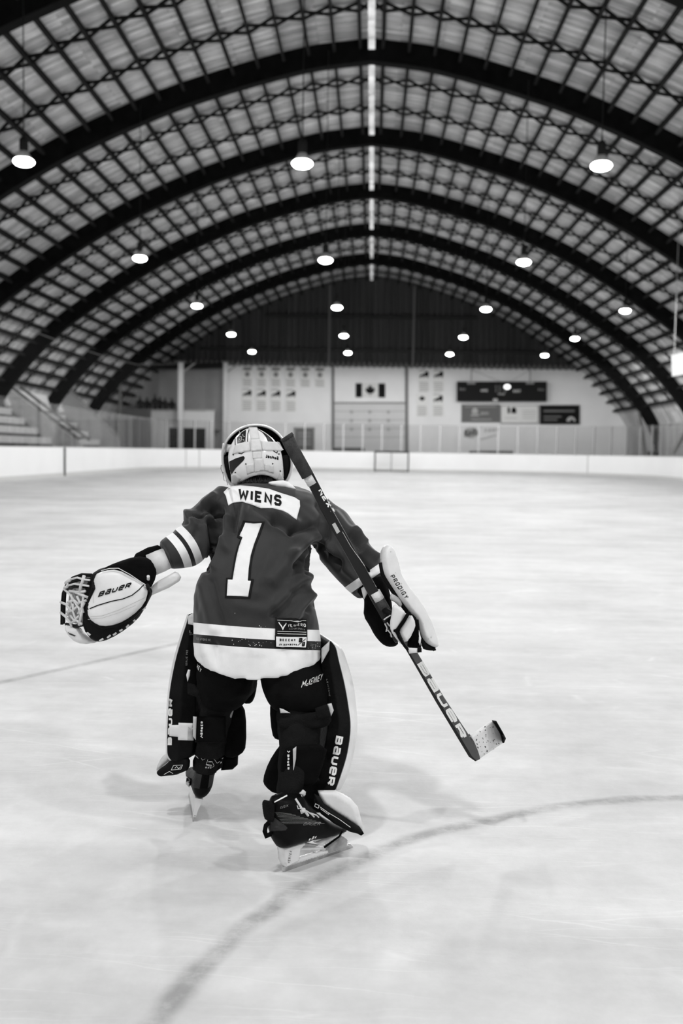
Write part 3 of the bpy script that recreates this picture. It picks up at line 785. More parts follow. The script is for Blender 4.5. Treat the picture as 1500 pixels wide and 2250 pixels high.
c = W(1114, 850, YS - .03); reflection_mat = mat('reflection_glow', .9, .5); reflection_mat.node_tree.nodes['Principled BSDF'].inputs['Emission Color'].default_value = (1, 1, 1, 1); reflection_mat.node_tree.nodes['Principled BSDF'].inputs['Emission Strength'].default_value = 2.5  # glowing disc painted in for a lamp's reflection on the scoreboard
obj('reflection_dot', MB().prism([c + Vector((.22 * math.cos(k * math.pi / 8), 0, .16 * math.sin(k * math.pi / 8))) for k in range(16)], (0, .03, 0)), reflection_mat, sb)
# advertising panels
def ad(x0, y0, x1, y1, m, label):
    t = thing('advertising_panel', W((x0 + x1) / 2, y1, YW), label, 'sign', 'advertising panels below the scoreboard')
    obj('panel', wall_rect(MB(), x0, y0, x1, y1, .1), m, t); mb = MB()
    for r in ((x0 - .8, y0 - .8, x1 + .8, y0 + .6), (x0 - .8, y1 - .6, x1 + .8, y1 + .8), (x0 - .8, y0, x0 + .6, y1), (x1 - .6, y0, x1 + .8, y1)): wall_rect(mb, *r, .12)
    obj('panel_frame', mb, M['mid'], t); return t
YA = YW - .108
t = ad(1014, 889.5, 1096.5, 927, M['ad_grey'] if 'ad_grey' in M else M.setdefault('ad_grey', mat('grey_sign', .13, .6)), 'mid grey advertising panel with pale crest, left of three below the scoreboard')
fl(t, 'crest', [[(1043 + 7 * math.cos(k * .785), 903 + 7 * math.sin(k * .785)) for k in range(8)], rectp(1034, 911, 1052, 914), rectp(1036, 907, 1050, 909)], M['print_light'], YA)
px_text(t, 'lettering', 'DAIRY', 1056, 912, 18, 7, M['print_light'], YA, hw=.12); fl(t, 'rule', [rectp(1021, 893, 1090, 894.2), rectp(1035, 921, 1080, 922.5)], M['print_light'], YA)
t = ad(1099.5, 891, 1181.5, 930, M['print_white'], 'white advertising panel with heavy black letters, middle of three below the scoreboard')
px_text(t, 'lettering', 'TA', 1112, 911, 22, 16, M['print_dark'], YA, hw=.17, w=.7, gap=.02)
fl(t, 'text_lines', [rectp(1147, y, 1177, y + 1.6) for y in (902, 907, 912, 918)] + [rectp(1108, 918, 1135, 919.5)], M['print_light'], YA)
t = ad(1185.5, 890.5, 1272, 932, M['print_dark'], 'black advertising panel with pale swirl, right of three below the scoreboard')
fl(t, 'text_lines', [rectp(1194, 901, 1262, 905), rectp(1194, 914, 1233, 917), rectp(1194, 921, 1224, 924)], M['mid'], YA)
fl(t, 'swirl', [[(1254 + 10 * math.cos(a), 926 - 11 * math.sin(a)) for a in [k * math.pi / 8 for k in range(9)]] + [(1254 + 4 * math.cos(a) + 2, 926 - 5 * math.sin(a)) for a in [math.pi - k * math.pi / 5 for k in range(6)]]], M['print_light'], YA)
# painted logos low on the wall
t = thing('wall_logo', W(1034, 965, YW), 'faint grey round painted logo below the scoreboard panels', 'logo'); 
fl(t, 'logo_paint', place_text('Soto', (1018, 961), (32, -6), (4, -16), hw=.13) + [[(1034 + 16 * math.cos(k * .52), 951 + 12 * math.sin(k * .52)) for k in range(12)]], M['print_light'], YW - .012)
t = thing('wall_logo', W(1078, 965, YW), 'faint grey painted word logo with slanted stroke right of the round logo', 'logo')
fl(t, 'logo_paint', place_text('COOP', (1063, 949), (32, -1), (2, -7), hw=.16) + [[(1052, 966), (1088, 955), (1094, 956), (1056, 967)]], M['print_light'], YW - .012)
# low dark bench behind the far glass
for (x0, x1, y0, lb) in ((1032, 1126, 992, 'dark low bench behind the far glass under the painted logos'), (735, 800, 985, 'dark low bench behind the far boards in front of the overhead door')):
    a, b = W(x0, y0, 66.5), W(x1, y0, 66.5); t = thing('bench', ((a.x + b.x) / 2, 66.5, 0), lb, 'bench')
    obj('seat', MB().bar((a.x, 66.5, a.z), (b.x, 66.5, b.z), .35, .08), M['dark'], t)
    obj('backrest', MB().bar((a.x, 66.7, a.z - .3), (b.x, 66.7, b.z - .3), .05, .45), M['dark'], t)
    for q in (a, b, (a + b) / 2): obj('leg', MB().box((q.x, 66.5, a.z / 2 - .02), (.08, .3, a.z - .04)), M['dark'], t)

# hanging white sign high on the right
p0 = W(1487, 800, 33); t = thing('hanging_sign', p0, 'plain white rectangular sign hung below the right-hand arches', 'sign')
q = [W(1474, 781, 33), W(1540, 765, 31.4), W(1540, 815, 31.4), W(1476, 827, 33)]
obj('panel', MB().prism(q, (.03, .06, 0)), M['white_paint'], t)
obj('hanger', MB().tube([q[0] + Vector((.1, 0, 0)), q[0] + Vector((.1, 0, roof_z(q[0].x) - q[0].z - .3))], .012, 5), M['steel'], t)
obj('hanger', MB().tube([q[1] - Vector((.1, 0, 0)), q[1] + Vector((-.1, 0, roof_z(q[1].x) - q[1].z - .3))], .012, 5), M['steel'], t)
t = None
# steel props beside the right-hand boards
for (a, b, lb) in ((W(1478, 996, 51.5), W(1515, 930, 50), 'dark slanting steel prop above the right-hand boards'), (W(1418, 1000, 60), W(1402, 905, 60.5), 'grey upright steel prop at the foot of the farthest right arch')):
    o = obj('steel_prop', MB().bar(a - Vector((0, 0, .0)), b, .16, .16), M['mid'], origin=a); tag(o, lb, 'steel prop')

# ------------------------------------------------------------------ bleachers on the left
def bleacher(y0, y1, tiers, label, x0=-14.3, z0=.75, rise=.44, run=.62):
    t = thing('bleacher', (x0, y0, 0), label, 'bleacher', 'tiered bleachers on the left'); 
    for i in range(tiers):
        x = x0 - i * run; z = z0 + i * rise
        obj('bench_board', MB().box((x - .16, (y0 + y1) / 2, z + .42), (.32, y1 - y0, .05)), M['bench'], t)
        obj('seat_riser', MB().box((x - .03, (y0 + y1) / 2, z + .27), (.04, y1 - y0 - .04, .25)), M['bench'], t)
        obj('foot_board', MB().box((x - run / 2 - .1, (y0 + y1) / 2, z), (run + .1, y1 - y0, .05)), M['bench_dark'], t)
    mb = MB()
    for y in (y0 + .1, (y0 + y1) / 2, y1 - .1):
        mb.prism([(x0 + .1, y, 0), (x0 - tiers * run, y, 0), (x0 - tiers * run, y, z0 + tiers * rise), (x0 - tiers * run + run, y, z0 + tiers * rise), (x0 + .1, y, z0 - .05)], (0, .08, 0))
    obj('support_frame', mb, M['bench_dark'], t)
    return t
ZB = 5
bleacher(33.5, 46.2, 6, 'light tiered bleacher nearest on the left, in front of the stair')
bleacher(48.4, 54.4, 6, 'light tiered bleacher on the left, beyond the stair')
# stair with sloping side walls between the two bleachers
st = thing('stairway', (-14.3, 46.4, 0), 'stair with sloping pale side walls between the two left bleachers', 'stairs')
for i in range(9):
    obj('step', MB().box((-14.4 - i * .41, 47.3, .45 + i * .29), (.42, 1.4, .12)), M['bench_dark'], st)
for y in (46.5, 48.1):
    hh = 0 if y < 47 else .75
    obj('side_wall', MB().prism([(-13.6, y, 0), (-18 + .4, y, 0), (-18 + .4, y, 4.0 - hh), (-17.2, y, 4.0 - hh), (-13.6, y, 1.35 - hh)], (0, .12, 0)), M['bench'], st)
    obj('handrail', MB().tube([(-13.7, y + .06, 1.55), (-17.2, y + .06, 4.15)], .07, 8), M['mid'], st)
st2 = thing('parapet', (-14.3, 54.7, 0), 'sloping grey end wall closing the far left bleacher', 'wall')
obj('wall_slab', MB().prism([(-13.9, 54.6, 0), (-17.4, 54.6, 0), (-17.4, 54.6, 4.5), (-16.9, 54.6, 4.5), (-13.9, 54.6, 1.6)], (0, .15, 0)), M['wall_grey'], st2)
obj('handrail', MB().tube([(-13.9, 54.67, 1.75), (-16.9, 54.67, 4.6)], .05, 8), M['midlight'], st2)
# pale upstands between the arch feet
for (y0, y1, lb) in ((46.0, 52.4, 'pale upstand wall between the arch feet above the near left bleacher'), (53.8, 59.6, 'pale upstand wall between the arch feet beyond the left stair')):
    o = obj('upstand_wall', MB().prism([(-16.95, y0, 3.1), (-16.95, y1, 3.1), (-17.35, y1, 4.3), (-17.35, y0 + .0, 4.3)], (-.1, 0, -.05)), M['wall_white'], origin=(-17, y0, 0)); tag(o, lb, 'wall', kind='structure')

# ------------------------------------------------------------------ spectator gallery in the far left corner
gal = thing('spectator_gallery', (W(395, 985, 65.2).x, 65.2, 0), 'slatted spectator gallery with dark doorway in the far left corner', 'gallery')
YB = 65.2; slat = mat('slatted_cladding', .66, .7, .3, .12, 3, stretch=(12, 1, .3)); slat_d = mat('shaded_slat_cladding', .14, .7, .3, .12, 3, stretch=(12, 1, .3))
def slats(parent, nm, x0, x1, y0, y1, m, Y, d=.1):
    a, b = W(x0, y0, Y), W(x1, y0, Y); mb = MB(); zb = 0 if y1 is None else W(x0, y1, Y).z
    mb.box(((a.x + b.x) / 2, Y + d / 2 + .03, (a.z + zb) / 2), (b.x - a.x, d, a.z - zb))
    x = a.x + .05
    while x < b.x - .05: mb.box((x, Y + .01, (a.z + zb) / 2), (.12, .05, a.z - zb - .02)); x += .2
    return obj(nm, mb, m, parent)
slats(gal, 'front_cladding', 331, 371, 903, None, slat, YB)
slats(gal, 'front_cladding', 371, 452, 903, 940, slat, YB)
slats(gal, 'front_cladding', 452, 470, 903, None, slat, YB)
slats(gal, 'shaded_cladding', 262, 331, 897, None, slat_d, YB - .6)
obj('doorway_shade_slab', MB().prism([W(371, 940, YB + .12), W(452, 940, YB + .12), W(452, 1005, YB + .12), W(371, 1005, YB + .12)], (0, .05, 0)), M['dark'], gal, label='dark panel for the shade in the doorway')  # dark slab standing in for the shade inside the opening
a, b = W(331, 903, YB), W(470, 903, YB)
obj('gallery_floor', MB().box(((a.x + b.x) / 2 - 2, YB + 1.7, a.z - 1.1), (b.x - a.x + 4, 3.0, .1)), M['concrete'], gal)
obj('parapet_rail', MB().bar((a.x - .1, YB, a.z + .05), (b.x + .1, YB, b.z + .05), .12, .1), M['midlight'], gal)
GZ = a.z - 1.05
for px, Y, w, lb in ((397, 64.6, .30, 'pale square post in front of the spectator gallery'), (495, 66.8, .26, 'pale square post at the left edge of the white end wall'), (264, 61.5, .16, 'thin grey post at the far end of the left bleachers')):
    p = W(px, 900, Y); top = (W(px, 797, Y).z if px > 300 else W(px, 838, Y).z); t = thing('post', (p.x, Y, 0), lb, 'post')
    obj('shaft', MB().box((p.x, Y, top / 2), (w, w, top)), M['white_paint'] if px > 300 else M['mid'], t)
    obj('head_plate', MB().box((p.x, Y, top + .05), (w * 2, w * 2, .1)), M['mid'], t)
    if px > 300: obj('knee_brace', MB().bar((p.x - .0, Y, top - .7), (p.x + .9, Y + .1, top), .09, .09), M['midlight'], t)
o = obj('gallery_beam', MB().bar(W(300, 806, 66.2), W(488, 803, 66.8), .25, .35), M['dark'], origin=W(300, 806, 66)); tag(o, 'dark beam over the spectator gallery opening', 'beam', kind='structure')
# slanted timber panels beside the bleachers' end
def spectator(px, py, Y, h, arm, label):
    """small standing figure, one continuous body"""
    p = W(px, py, Y); x = p.x; z1 = p.z; z0 = GZ; H = z1 - z0
    bm_v = [(x, Y, z0 + H * .53), (x, Y, z0 + H * .68), (x, Y, z0 + H * .80), (x, Y - .02, z0 + H * .86), (x, Y - .03, z0 + H * .93), (x, Y - .03, z0 + H * .985),
            (x - .2, Y, z0 + H * .79), (x - .25, Y - .05 - arm, z0 + H * .62), (x - .2, Y - .2 - arm, z0 + H * .55 + arm * .3), (x + .2, Y, z0 + H * .79), (x + .25, Y - .06, z0 + H * .62), (x + .2, Y - .22, z0 + H * .56),
            (x - .1, Y, z0 + H * .28), (x - .1, Y, z0 + .06), (x + .1, Y, z0 + H * .28), (x + .1, Y, z0 + .06), (x - .1, Y - .14, z0 + .04), (x + .1, Y - .14, z0 + .04)]
    e = [(0, 1), (1, 2), (2, 3), (3, 4), (4, 5), (2, 6), (6, 7), (7, 8), (2, 9), (9, 10), (10, 11), (0, 12), (12, 13), (0, 14), (14, 15), (13, 16), (15, 17)]
    r = [.15, .15, .16, .065, .1, .085, .075, .055, .04, .075, .055, .04, .085, .055, .085, .055, .045, .045]
    me = bpy.data.meshes.new('body'); off = Vector((x, Y, z0)); me.from_pydata([Vector(q) - off for q in bm_v], e, [])
    o = bpy.data.objects.new('body', me); col.objects.link(o)
    k = o.modifiers.new('s', 'SKIN'); 
    for v, rr in zip(me.skin_vertices[0].data, r): v.radius = (rr, rr * .8)
    me.skin_vertices[0].data[0].use_root = True
    o.modifiers.new('sub', 'SUBSURF').levels = 1
    dg = bpy.context.evaluated_depsgraph_get(); m2 = bpy.data.meshes.new_from_object(o.evaluated_get(dg)); bpy.data.objects.remove(o)
    m2.materials.clear(); m2.materials.append(M['cloth_dark']); m2.materials.append(M['skin_far'])
    for pl in m2.polygons:
        pl.use_smooth = True
        if pl.center.z > H * .885: pl.material_index = 1
    o = bpy.data.objects.new('person', m2); col.objects.link(o); o.location = off
    tag(o, label, 'person', 'spectators in the gallery')
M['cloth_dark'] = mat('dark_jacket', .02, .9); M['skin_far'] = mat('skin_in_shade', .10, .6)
for i, (px, py, Y, arm) in enumerate(((308, 868, 65.9, .02), (323, 871, 66.3, .1), (341, 864, 65.9, .05), (352, 869, 66.5, 0), (363, 872, 65.9, .12), (378, 873, 66.2, .03))):
    spectator(px, py, Y, 1.5, arm, 'person in dark jacket standing in the gallery, %s' % ['leftmost of the six', 'second from the left', 'third from the left', 'third from the right', 'second from the right', 'nearest the pale post'][i])
# ------------------------------------------------------------------ the young goaltender
M['skin'] = mat('skin', .38, .55, .3, .06, 20)
M['hair'] = mat('dark_hair', .022, .55, .4, .5, 60)
M['nylon'] = mat('black_nylon', .004, .8, .04, .35, 25, .15, 160)
M['nylon2'] = mat('worn_black_nylon', .009, .85, .04, .3, 18, .4, 220)
M['leather_w'] = mat('white_synthetic_leather', .70, .38, .45, .10, 14, .05, 70)
M['leather_g'] = mat('greyish_white_leather', .52, .4, .4, .2, 16, .12, 70)
M['leather_b'] = mat('black_synthetic_leather', .005, .55, .09, .3, 20, .2, 90)
M['ink'] = mat('black_ink', .006, .7, .15)
M['white_ink'] = mat('white_ink', .80, .6)
M['white_ink2'] = mat('faded_white_ink', .78, .6)
M['grey_ink'] = mat('grey_ink', .22, .6)
M['elastic'] = mat('white_elastic_webbing', .60, .8, .2, .08, 60, .08, 400)
M['shell_w'] = mat('glossy_white_helmet_shell', .74, .22, .5, .05, 6, coat=.4)
M['shell_g'] = mat('pale_grey_helmet_rim', .50, .3, .5, .08, 8)
M['foam'] = mat('black_foam_padding', .009, .85, .08, .3, 12)
M['twill'] = mat('white_tackle_twill', .78, .7, .25, .04, 30, .05, 300)
M['gloss_b'] = mat('glossy_black_composite', .008, .28, .28, .3, 12)
M['boot_b'] = mat('black_boot_leather', .004, .42, .07, .4, 30)
M['boot_grey'] = mat('dark_grey_boot_panel', .03, .5, .12, .3, 40)
M['plastic_w'] = mat('white_holder_plastic', .72, .3, .5, .06, 14)
M['pocket'] = mat('mottled_pocket_lining', .20, .6, .3, .95, 55)
M['plastic_c'] = mat('cloudy_holder_plastic', .36, .25, .5, .35, 30)
M['blade'] = mat('polished_steel_blade', .50, .22, .5, .3, 50, metal=.9)
M['tape'] = mat('white_cloth_tape', .62, .85, .2, .12, 30, .4, 200)
M['tape_d'] = mat('dark_grip_tape', .045, .9, .2, .35, 60, .5, 250)
M['paddle'] = mat('dark_grey_paddle', .075, .5, .35, .15, 20)
FWD = Vector((0, 1, 0)); NEAR = Vector((0, -1, 0)); UP = Vector((0, 0, 1))
def atY(Y): return lambda x, y: W(x, y, Y)
def onplane(p0, n):
    n = Vector(n).normalized(); return lambda x, y: WP(x, y, p0, n)
person = thing('person', G(540, 1840), 'young goaltender seen from behind in a dark jersey numbered 1, skating with arms spread', 'person')
def part(nm, mb, m, parent=None, **k): return obj(nm, mb, m, parent or person, **k)
def pillow(nm, outline, Y, t, m, parent=None, rnd=8, n=NEAR, step=5, smooth=1, dome=0.0, tb=None, p0=None, **k):
    if len(outline) <= 5: smooth = 0
    mp = onplane(p0, n) if p0 is not None else (atY(Y) if Vector(n) == NEAR else onplane(W(outline[0][0], outline[0][1], Y), n))
    return part(nm, puff(MB(), outline, mp, n, t, tb, rnd, dome, step, smooth), m, parent, smooth=True, **k)
def remeshed(mb, voxel, iters=6):
    me = bpy.data.meshes.new('tmp'); me.from_pydata([tuple(p) for p in mb.v], [], mb.f)
    b = bmesh.new(); b.from_mesh(me); bmesh.ops.recalc_face_normals(b, faces=b.faces); b.to_mesh(me); b.free()
    o = bpy.data.objects.new('tmp', me); col.objects.link(o); r = o.modifiers.new('r', 'REMESH'); r.mode = 'VOXEL'; r.voxel_size = voxel
    sm = o.modifiers.new('s', 'SMOOTH'); sm.iterations = iters; sm.factor = .5
    dg = bpy.context.evaluated_depsgraph_get(); m2 = bpy.data.meshes.new_from_object(o.evaluated_get(dg)); bpy.data.objects.remove(o); return m2
def link_mesh(nm, me, m, parent):
    off = wpos(parent); 
    for v in me.vertices: v.co -= off
    me.materials.clear()
    for mm in (m if isinstance(m, (list, tuple)) else [m]): me.materials.append(mm)
    me.polygons.foreach_set('use_smooth', [True] * len(me.polygons)); me.name = nm
    o = bpy.data.objects.new(nm, me); col.objects.link(o); o.parent = parent; return o
def row_ring(py, xl, xr, Y, b, n=28, p=2.4, lift=None):
    c = W((xl + xr) / 2, py, Y - b); zc = c.z; a0 = W(xl, py, Y); a1 = W(xr, py, Y); cx = (a0.x + a1.x) / 2; a = (a1.x - a0.x) / 2; out = []
    for i in range(n):
        t = 2 * math.pi * i / n; ct, sn = math.cos(t), math.sin(t)
        x = math.copysign(abs(ct) ** (2 / p), ct); y = math.copysign(abs(sn) ** (2 / p), sn)
        out.append(Vector((cx + a * x, Y + b * y, zc + (lift(x, y) if lift else 0))))
    return out

# --- body: one continuous skinned figure under the kit
JT = {}
def J(name, px, py, Y, r, parent=None): JT[name] = (W(px, py, Y), r, parent)
J('pelvis', 566, 1425, 3.12, .06); J('waist', 566, 1370, 3.14, .08, 'pelvis'); J('chest', 575, 1240, 3.19, .085, 'waist'); J('upper', 578, 1140, 3.27, .08, 'chest')
J('neck', 570, 1075, 3.35, .045, 'upper'); J('skull', 566, 1030, 3.40, .062, 'neck'); J('crown', 563, 985, 3.41, .06, 'skull')
J('nose', 566, 1022, 3.475, .016, 'skull')
J('sh_l', 500, 1122, 3.285, .026, 'upper'); J('el_l', 424, 1196, 3.19, .024, 'sh_l'); J('wr_l', 330, 1245, 3.10, .022, 'el_l'); J('pa_l', 275, 1285, 3.115, .028, 'wr_l')
J('sh_r', 680, 1132, 3.28, .03, 'upper'); J('el_r', 765, 1222, 3.22, .028, 'sh_r'); J('wr_r', 818, 1300, 3.14, .022, 'el_r'); J('pa_r', 845, 1350, 3.13, .028, 'wr_r')
for i in range(4):
    J('fl%da' % i, 248 - i * 3, 1278 + i * 14, 3.12, .009, 'pa_l'); J('fl%db' % i, 222 - i * 2, 1285 + i * 14, 3.125, .008, 'fl%da' % i); J('fl%dc' % i, 205 + (i % 2) * 5, 1297 + i * 13, 3.14, .007, 'fl%db' % i)
    J('fr%da' % i, 862 + i * 3, 1352 + i * 11, 3.115, .009, 'pa_r'); J('fr%db' % i, 868 + i * 3, 1362 + i * 11, 3.09, .008, 'fr%da' % i); J('fr%dc' % i, 856 + i * 3, 1370 + i * 11, 3.07, .007, 'fr%db' % i)
J('tl1', 262, 1312, 3.125, .010, 'pa_l'); J('tl2', 250, 1335, 3.13, .008, 'tl1'); J('tr1', 838, 1362, 3.11, .010, 'pa_r'); J('tr2', 846, 1385, 3.10, .008, 'tr1')
J('hip_l', 500, 1480, 3.13, .055, 'pelvis'); J('kn_l', 482, 1570, 3.16, .045, 'hip_l'); J('an_l', 458, 1665, 3.235, .032, 'kn_l'); J('ft_l', 440, 1715, 3.32, .026, 'an_l')
J('hip_r', 640, 1480, 3.10, .055, 'pelvis'); J('kn_r', 660, 1590, 3.04, .045, 'hip_r'); J('an_r', 628, 1770, 2.905, .032, 'kn_r'); J('ft_r', 700, 1815, 2.955, .024, 'an_r')
names = list(JT); me = bpy.data.meshes.new('body')
me.from_pydata([tuple(JT[k][0]) for k in names], [(names.index(JT[k][2]), i) for i, k in enumerate(names) if JT[k][2]], [])
o = bpy.data.objects.new('tmp', me); col.objects.link(o); o.modifiers.new('skin', 'SKIN')
for v, k in zip(me.skin_vertices[0].data, names): v.radius = (JT[k][1], JT[k][1])
me.skin_vertices[0].data[0].use_root = True
q = o.modifiers.new('sub', 'SUBSURF'); q.levels = q.render_levels = 2
m2 = bpy.data.meshes.new_from_object(o.evaluated_get(bpy.context.evaluated_depsgraph_get())); bpy.data.objects.remove(o)
body = link_mesh('body', m2, M['skin'], person)

# --- jersey
mb = MB()
hemlift = lambda x, y: .050 * x * x + (.02 if y > 0 else 0) * y
rows = [(1499, 428, 707, 3.09, .140, hemlift), (1470, 427, 706, 3.09, .140, lambda x, y: .03 * x * x), (1440, 427, 706, 3.09, .138), (1400, 426, 701, 3.09, .135), (1360, 425, 695, 3.095, .132), (1320, 428, 689, 3.10, .13), (1280, 440, 683, 3.11, .128),
        (1240, 458, 681, 3.13, .125), (1200, 474, 690, 3.16, .12), (1160, 478, 700, 3.195, .112), (1120, 474, 704, 3.235, .10), (1095, 476, 700, 3.265, .085), (1077, 492, 678, 3.295, .07), (1067, 518, 646, 3.312, .056), (1061, 538, 632, 3.33, .047)]
mb.rings([row_ring(*r[:5], lift=(r[5] if len(r) > 5 else None)) for r in rows])
def px_tube(mb, path, n=18, flat=1.0): return mb.tube([W(x, y, Y) for x, y, Y, r in path], [r for *_, r in path], n, flat=flat)
px_tube(mb, [(520, 1108, 3.27, .05), (494, 1104, 3.27, .060), (474, 1124, 3.25, .066), (444, 1162, 3.21, .073), (424, 1193, 3.18, .072), (404, 1206, 3.165, .066), (384, 1213, 3.145, .058), (362, 1221, 3.13, .050)])
px_tube(mb, [(655, 1118, 3.28, .05), (688, 1125, 3.28, .068), (716, 1155, 3.265, .080), (742, 1190, 3.25, .083), (766, 1223, 3.225, .081), (786, 1249, 3.205, .076), (803, 1271, 3.19, .070), (815, 1288, 3.175, .066)])
jm = remeshed(mb, .0062, 14)
# cloth folds: soft ridges and creases along strokes on the back, given as seen from behind
FOLDS = [((484, 1118), (478, 1190), 7, -.010), ((478, 1190), (452, 1252), 7, -.012), ((492, 1190), (470, 1245), 8, .008), ((500, 1140), (500, 1205), 9, .007),
         ((540, 1110), (528, 1160), 10, .006), ((522, 1115), (515, 1165), 8, -.007), ((560, 1112), (600, 1140), 9, -.006), ((600, 1140), (640, 1165), 9, -.009), ((640, 1165), (684, 1158), 9, -.009),
         ((612, 1128), (650, 1148), 8, .006), ((690, 1178), (640, 1220), 11, .010), ((640, 1220), (600, 1275), 12, .008), ((690, 1196), (655, 1240), 8, -.009), ((655, 1240), (640, 1300), 9, -.006),
         ((676, 1262), (610, 1330), 13, .010), ((690, 1300), (640, 1360), 10, .008), ((660, 1290), (600, 1350), 8, -.008), ((684, 1330), (655, 1372), 8, -.007), ((672, 1350), (640, 1366), 7, .006),
         ((448, 1290), (470, 1380), 14, .006), ((462, 1280), (488, 1370), 10, -.006), ((520, 1330), (590, 1345), 14, .004), ((600, 1215), (560, 1300), 16, .005),
         ((450, 1405), (462, 1480), 11, .006), ((470, 1420), (480, 1485), 9, -.006), ((560, 1425), (560, 1490), 15, .004), ((620, 1430), (640, 1480), 12, -.004), ((676, 1420), (680, 1455), 8, .005),
         ((470, 1092), (446, 1112), 7, .009), ((476, 1112), (440, 1118), 6, -.010), ((470, 1126), (420, 1134), 5, -.013), ((482, 1130), (462, 1112), 5, -.011), ((450, 1128), (476, 1150), 5, .009), ((478, 1150), (470, 1128), 4, -.010), ((404, 1118), (432, 1150), 9, .007), ((388, 1150), (410, 1145), 6, -.006), ((448, 1160), (452, 1215), 8, .008), ((462, 1150), (466, 1220), 7, -.009), ((436, 1145), (428, 1180), 8, -.005),
         ((700, 1110), (716, 1135), 8, -.006), ((724, 1140), (712, 1200), 7, -.009), ((735, 1130), (776, 1178), 9, .006), ((776, 1165), (800, 1192), 6, .008), ((768, 1180), (792, 1206), 6, -.007), ((700, 1205), (740, 1235), 8, -.010), ((730, 1225), (716, 1192), 6, .009), ((745, 1246), (720, 1215), 6, -.008), ((800, 1205), (826, 1226), 7, .008), ((790, 1222), (812, 1250), 7, -.008), ((756, 1250), (785, 1275), 8, .005), ((690, 1225), (672, 1262), 7, -.012), ((686, 1235), (690, 1300), 6, -.008)]
PXV = [toPx(v.co) for v in jm.vertices]
ctr = Vector((0, 3.2, 0)); nrm = [v.normal.copy() for v in jm.vertices]; delta = [0.0] * len(PXV)
for (a, b, w, amp) in FOLDS:
    A = Vector(a); B = Vector(b); d = B - A; L2 = d.length_squared; x0, x1 = min(A.x, B.x) - 3 * w, max(A.x, B.x) + 3 * w; y0, y1 = min(A.y, B.y) - 3 * w, max(A.y, B.y) + 3 * w
    for i, (x, y) in enumerate(PXV):
        if x0 < x < x1 and y0 < y < y1 and nrm[i].y < .25:
            p = Vector((x, y)); t = max(0, min(1, (p - A).dot(d) / L2)); r = (A + d * t - p).length / w
            delta[i] += amp * 2.5 * math.exp(-r * r)
for i, v in enumerate(jm.vertices):
    c = v.co; k_ = .35 if PXV[i][1] > 1440 else 1.0; f = k_ * (.0045 * noise.noise(c * 13) + .002 * noise.noise(c * 34))
    nn_ = nrm[i]; k2 = 1.0
    if PXV[i][1] > 1400: nn_ = Vector((nn_.x, nn_.y, 0)); k2 = max(0, 1 - max(0, PXV[i][1] - 1425) / 60)
    v.co = c + nn_ * (delta[i] * k2 + f)
jm.update()
PXV = [toPx(v.co) for v in jm.vertices]
hem, sl, sr = [], [], []
for x, y in PXV:
    hem.append(y - (1368 + 16 * (x - 427) / 270) - 3 * math.sin((x - 427) / 270 * math.pi) if y > 1320 else -50.0)
    c = (x - 447) * -.88 + (y - 1240) * .48; d = (x - 425) * .48 + (y - 1198) * .88
    sl.append(c + 9 * (1 - min(1, (d / 48) ** 2)) if (y < 1262 - (x - 400) * .34 and x < 470) else -60.0)
    c = (x - 840) * .57 + (y - 1233) * .82; sr.append(c if x > 738 else -60.0)
for nm, vals in (('hem', hem), ('sleeve_left', sl), ('sleeve_right', sr)):
    at = jm.attributes.new(nm, 'FLOAT', 'POINT'); at.data.foreach_set('value', vals)
m = mat('jersey_knit', .055, .62, .24, 0, 8, .07, 420); g = N(m); nt = g.nt
g.b.inputs['Sheen Weight'].default_value = .15
def band(attr, stops):
    a = g.new('Attribute'); a.attribute_name = attr; x = g.rng(a.outputs['Fac'], -60, 140, 0, 1); r = g.new('ValToRGB'); r.color_ramp.interpolation = 'CONSTANT'
    e = r.color_ramp.elements
    while len(e) < len(stops): e.new(.5)
    for el, (p, v) in zip(e, stops): el.position = (p + 60) / 200; el.color = (v, v, v, 1)
    g.link(x, r.inputs[0]); return r.outputs[0]
GREY, WHT, BLK = .023, .77, .005
h_ = band('hem', [(-60, GREY), (0, WHT), (25, BLK), (44, WHT)])
a_ = band('sleeve_left', [(-60, GREY), (0, WHT), (17, BLK), (26, WHT), (44, GREY), (66, BLK)])
b_ = band('sleeve_right', [(-60, GREY), (0, WHT), (18, BLK)])
def pick(prev, attr, src):
    a = g.new('Attribute'); a.attribute_name = attr; k = g.math('GREATER_THAN', a.outputs['Fac'], -2.0)
    mx = g.new('Mix', data_type='RGBA'); g.link(k, mx.inputs[0]); g.link(prev, mx.inputs[6]); g.link(src, mx.inputs[7]); return mx.outputs[2]
cc = pick(pick(h_, 'sleeve_left', a_), 'sleeve_right', b_)
tc = g.new('TexCoord'); nz = g.rng(g.noise(tc.outputs['Object'], 9, 4), .3, .7, .9, 1.1)
mm = g.new('Mix', data_type='RGBA', blend_type='MULTIPLY'); mm.inputs[0].default_value = 1; g.link(cc, mm.inputs[6]); g.link(nz, mm.inputs[7]); g.link(mm.outputs[2], g.b.inputs['Base Color'])
jersey = link_mesh('jersey', jm, m, person); jersey['label'] = 'dark grey jersey with white and black stripes'
JC = caster([jersey], 3.05)
name_bar = [(491, 1082), (503, 1070), (528, 1068), (557, 1070), (590, 1075), (616, 1084), (647, 1094), (658, 1101), (659, 1113), (651, 1142), (633, 1129), (619, 1122), (599, 1117), (573, 1117), (554, 1110), (533, 1103), (512, 1105), (502, 1111), (499, 1101), (496, 1090)]
nb = part('name_bar', sheet(MB(), name_bar, JC, .002, .0012, 4), M['twill'], jersey, smooth=True, label='white name bar reading WIENS')
C2 = caster([nb, jersey], 3.05)
part('lettering', lay_text(MB(), place_text('WIENS', (523, 1096), (95, 17), (1, -24), w=.78, gap=.20, hw=.115), C2, .0016, 4), M['ink'], jersey)
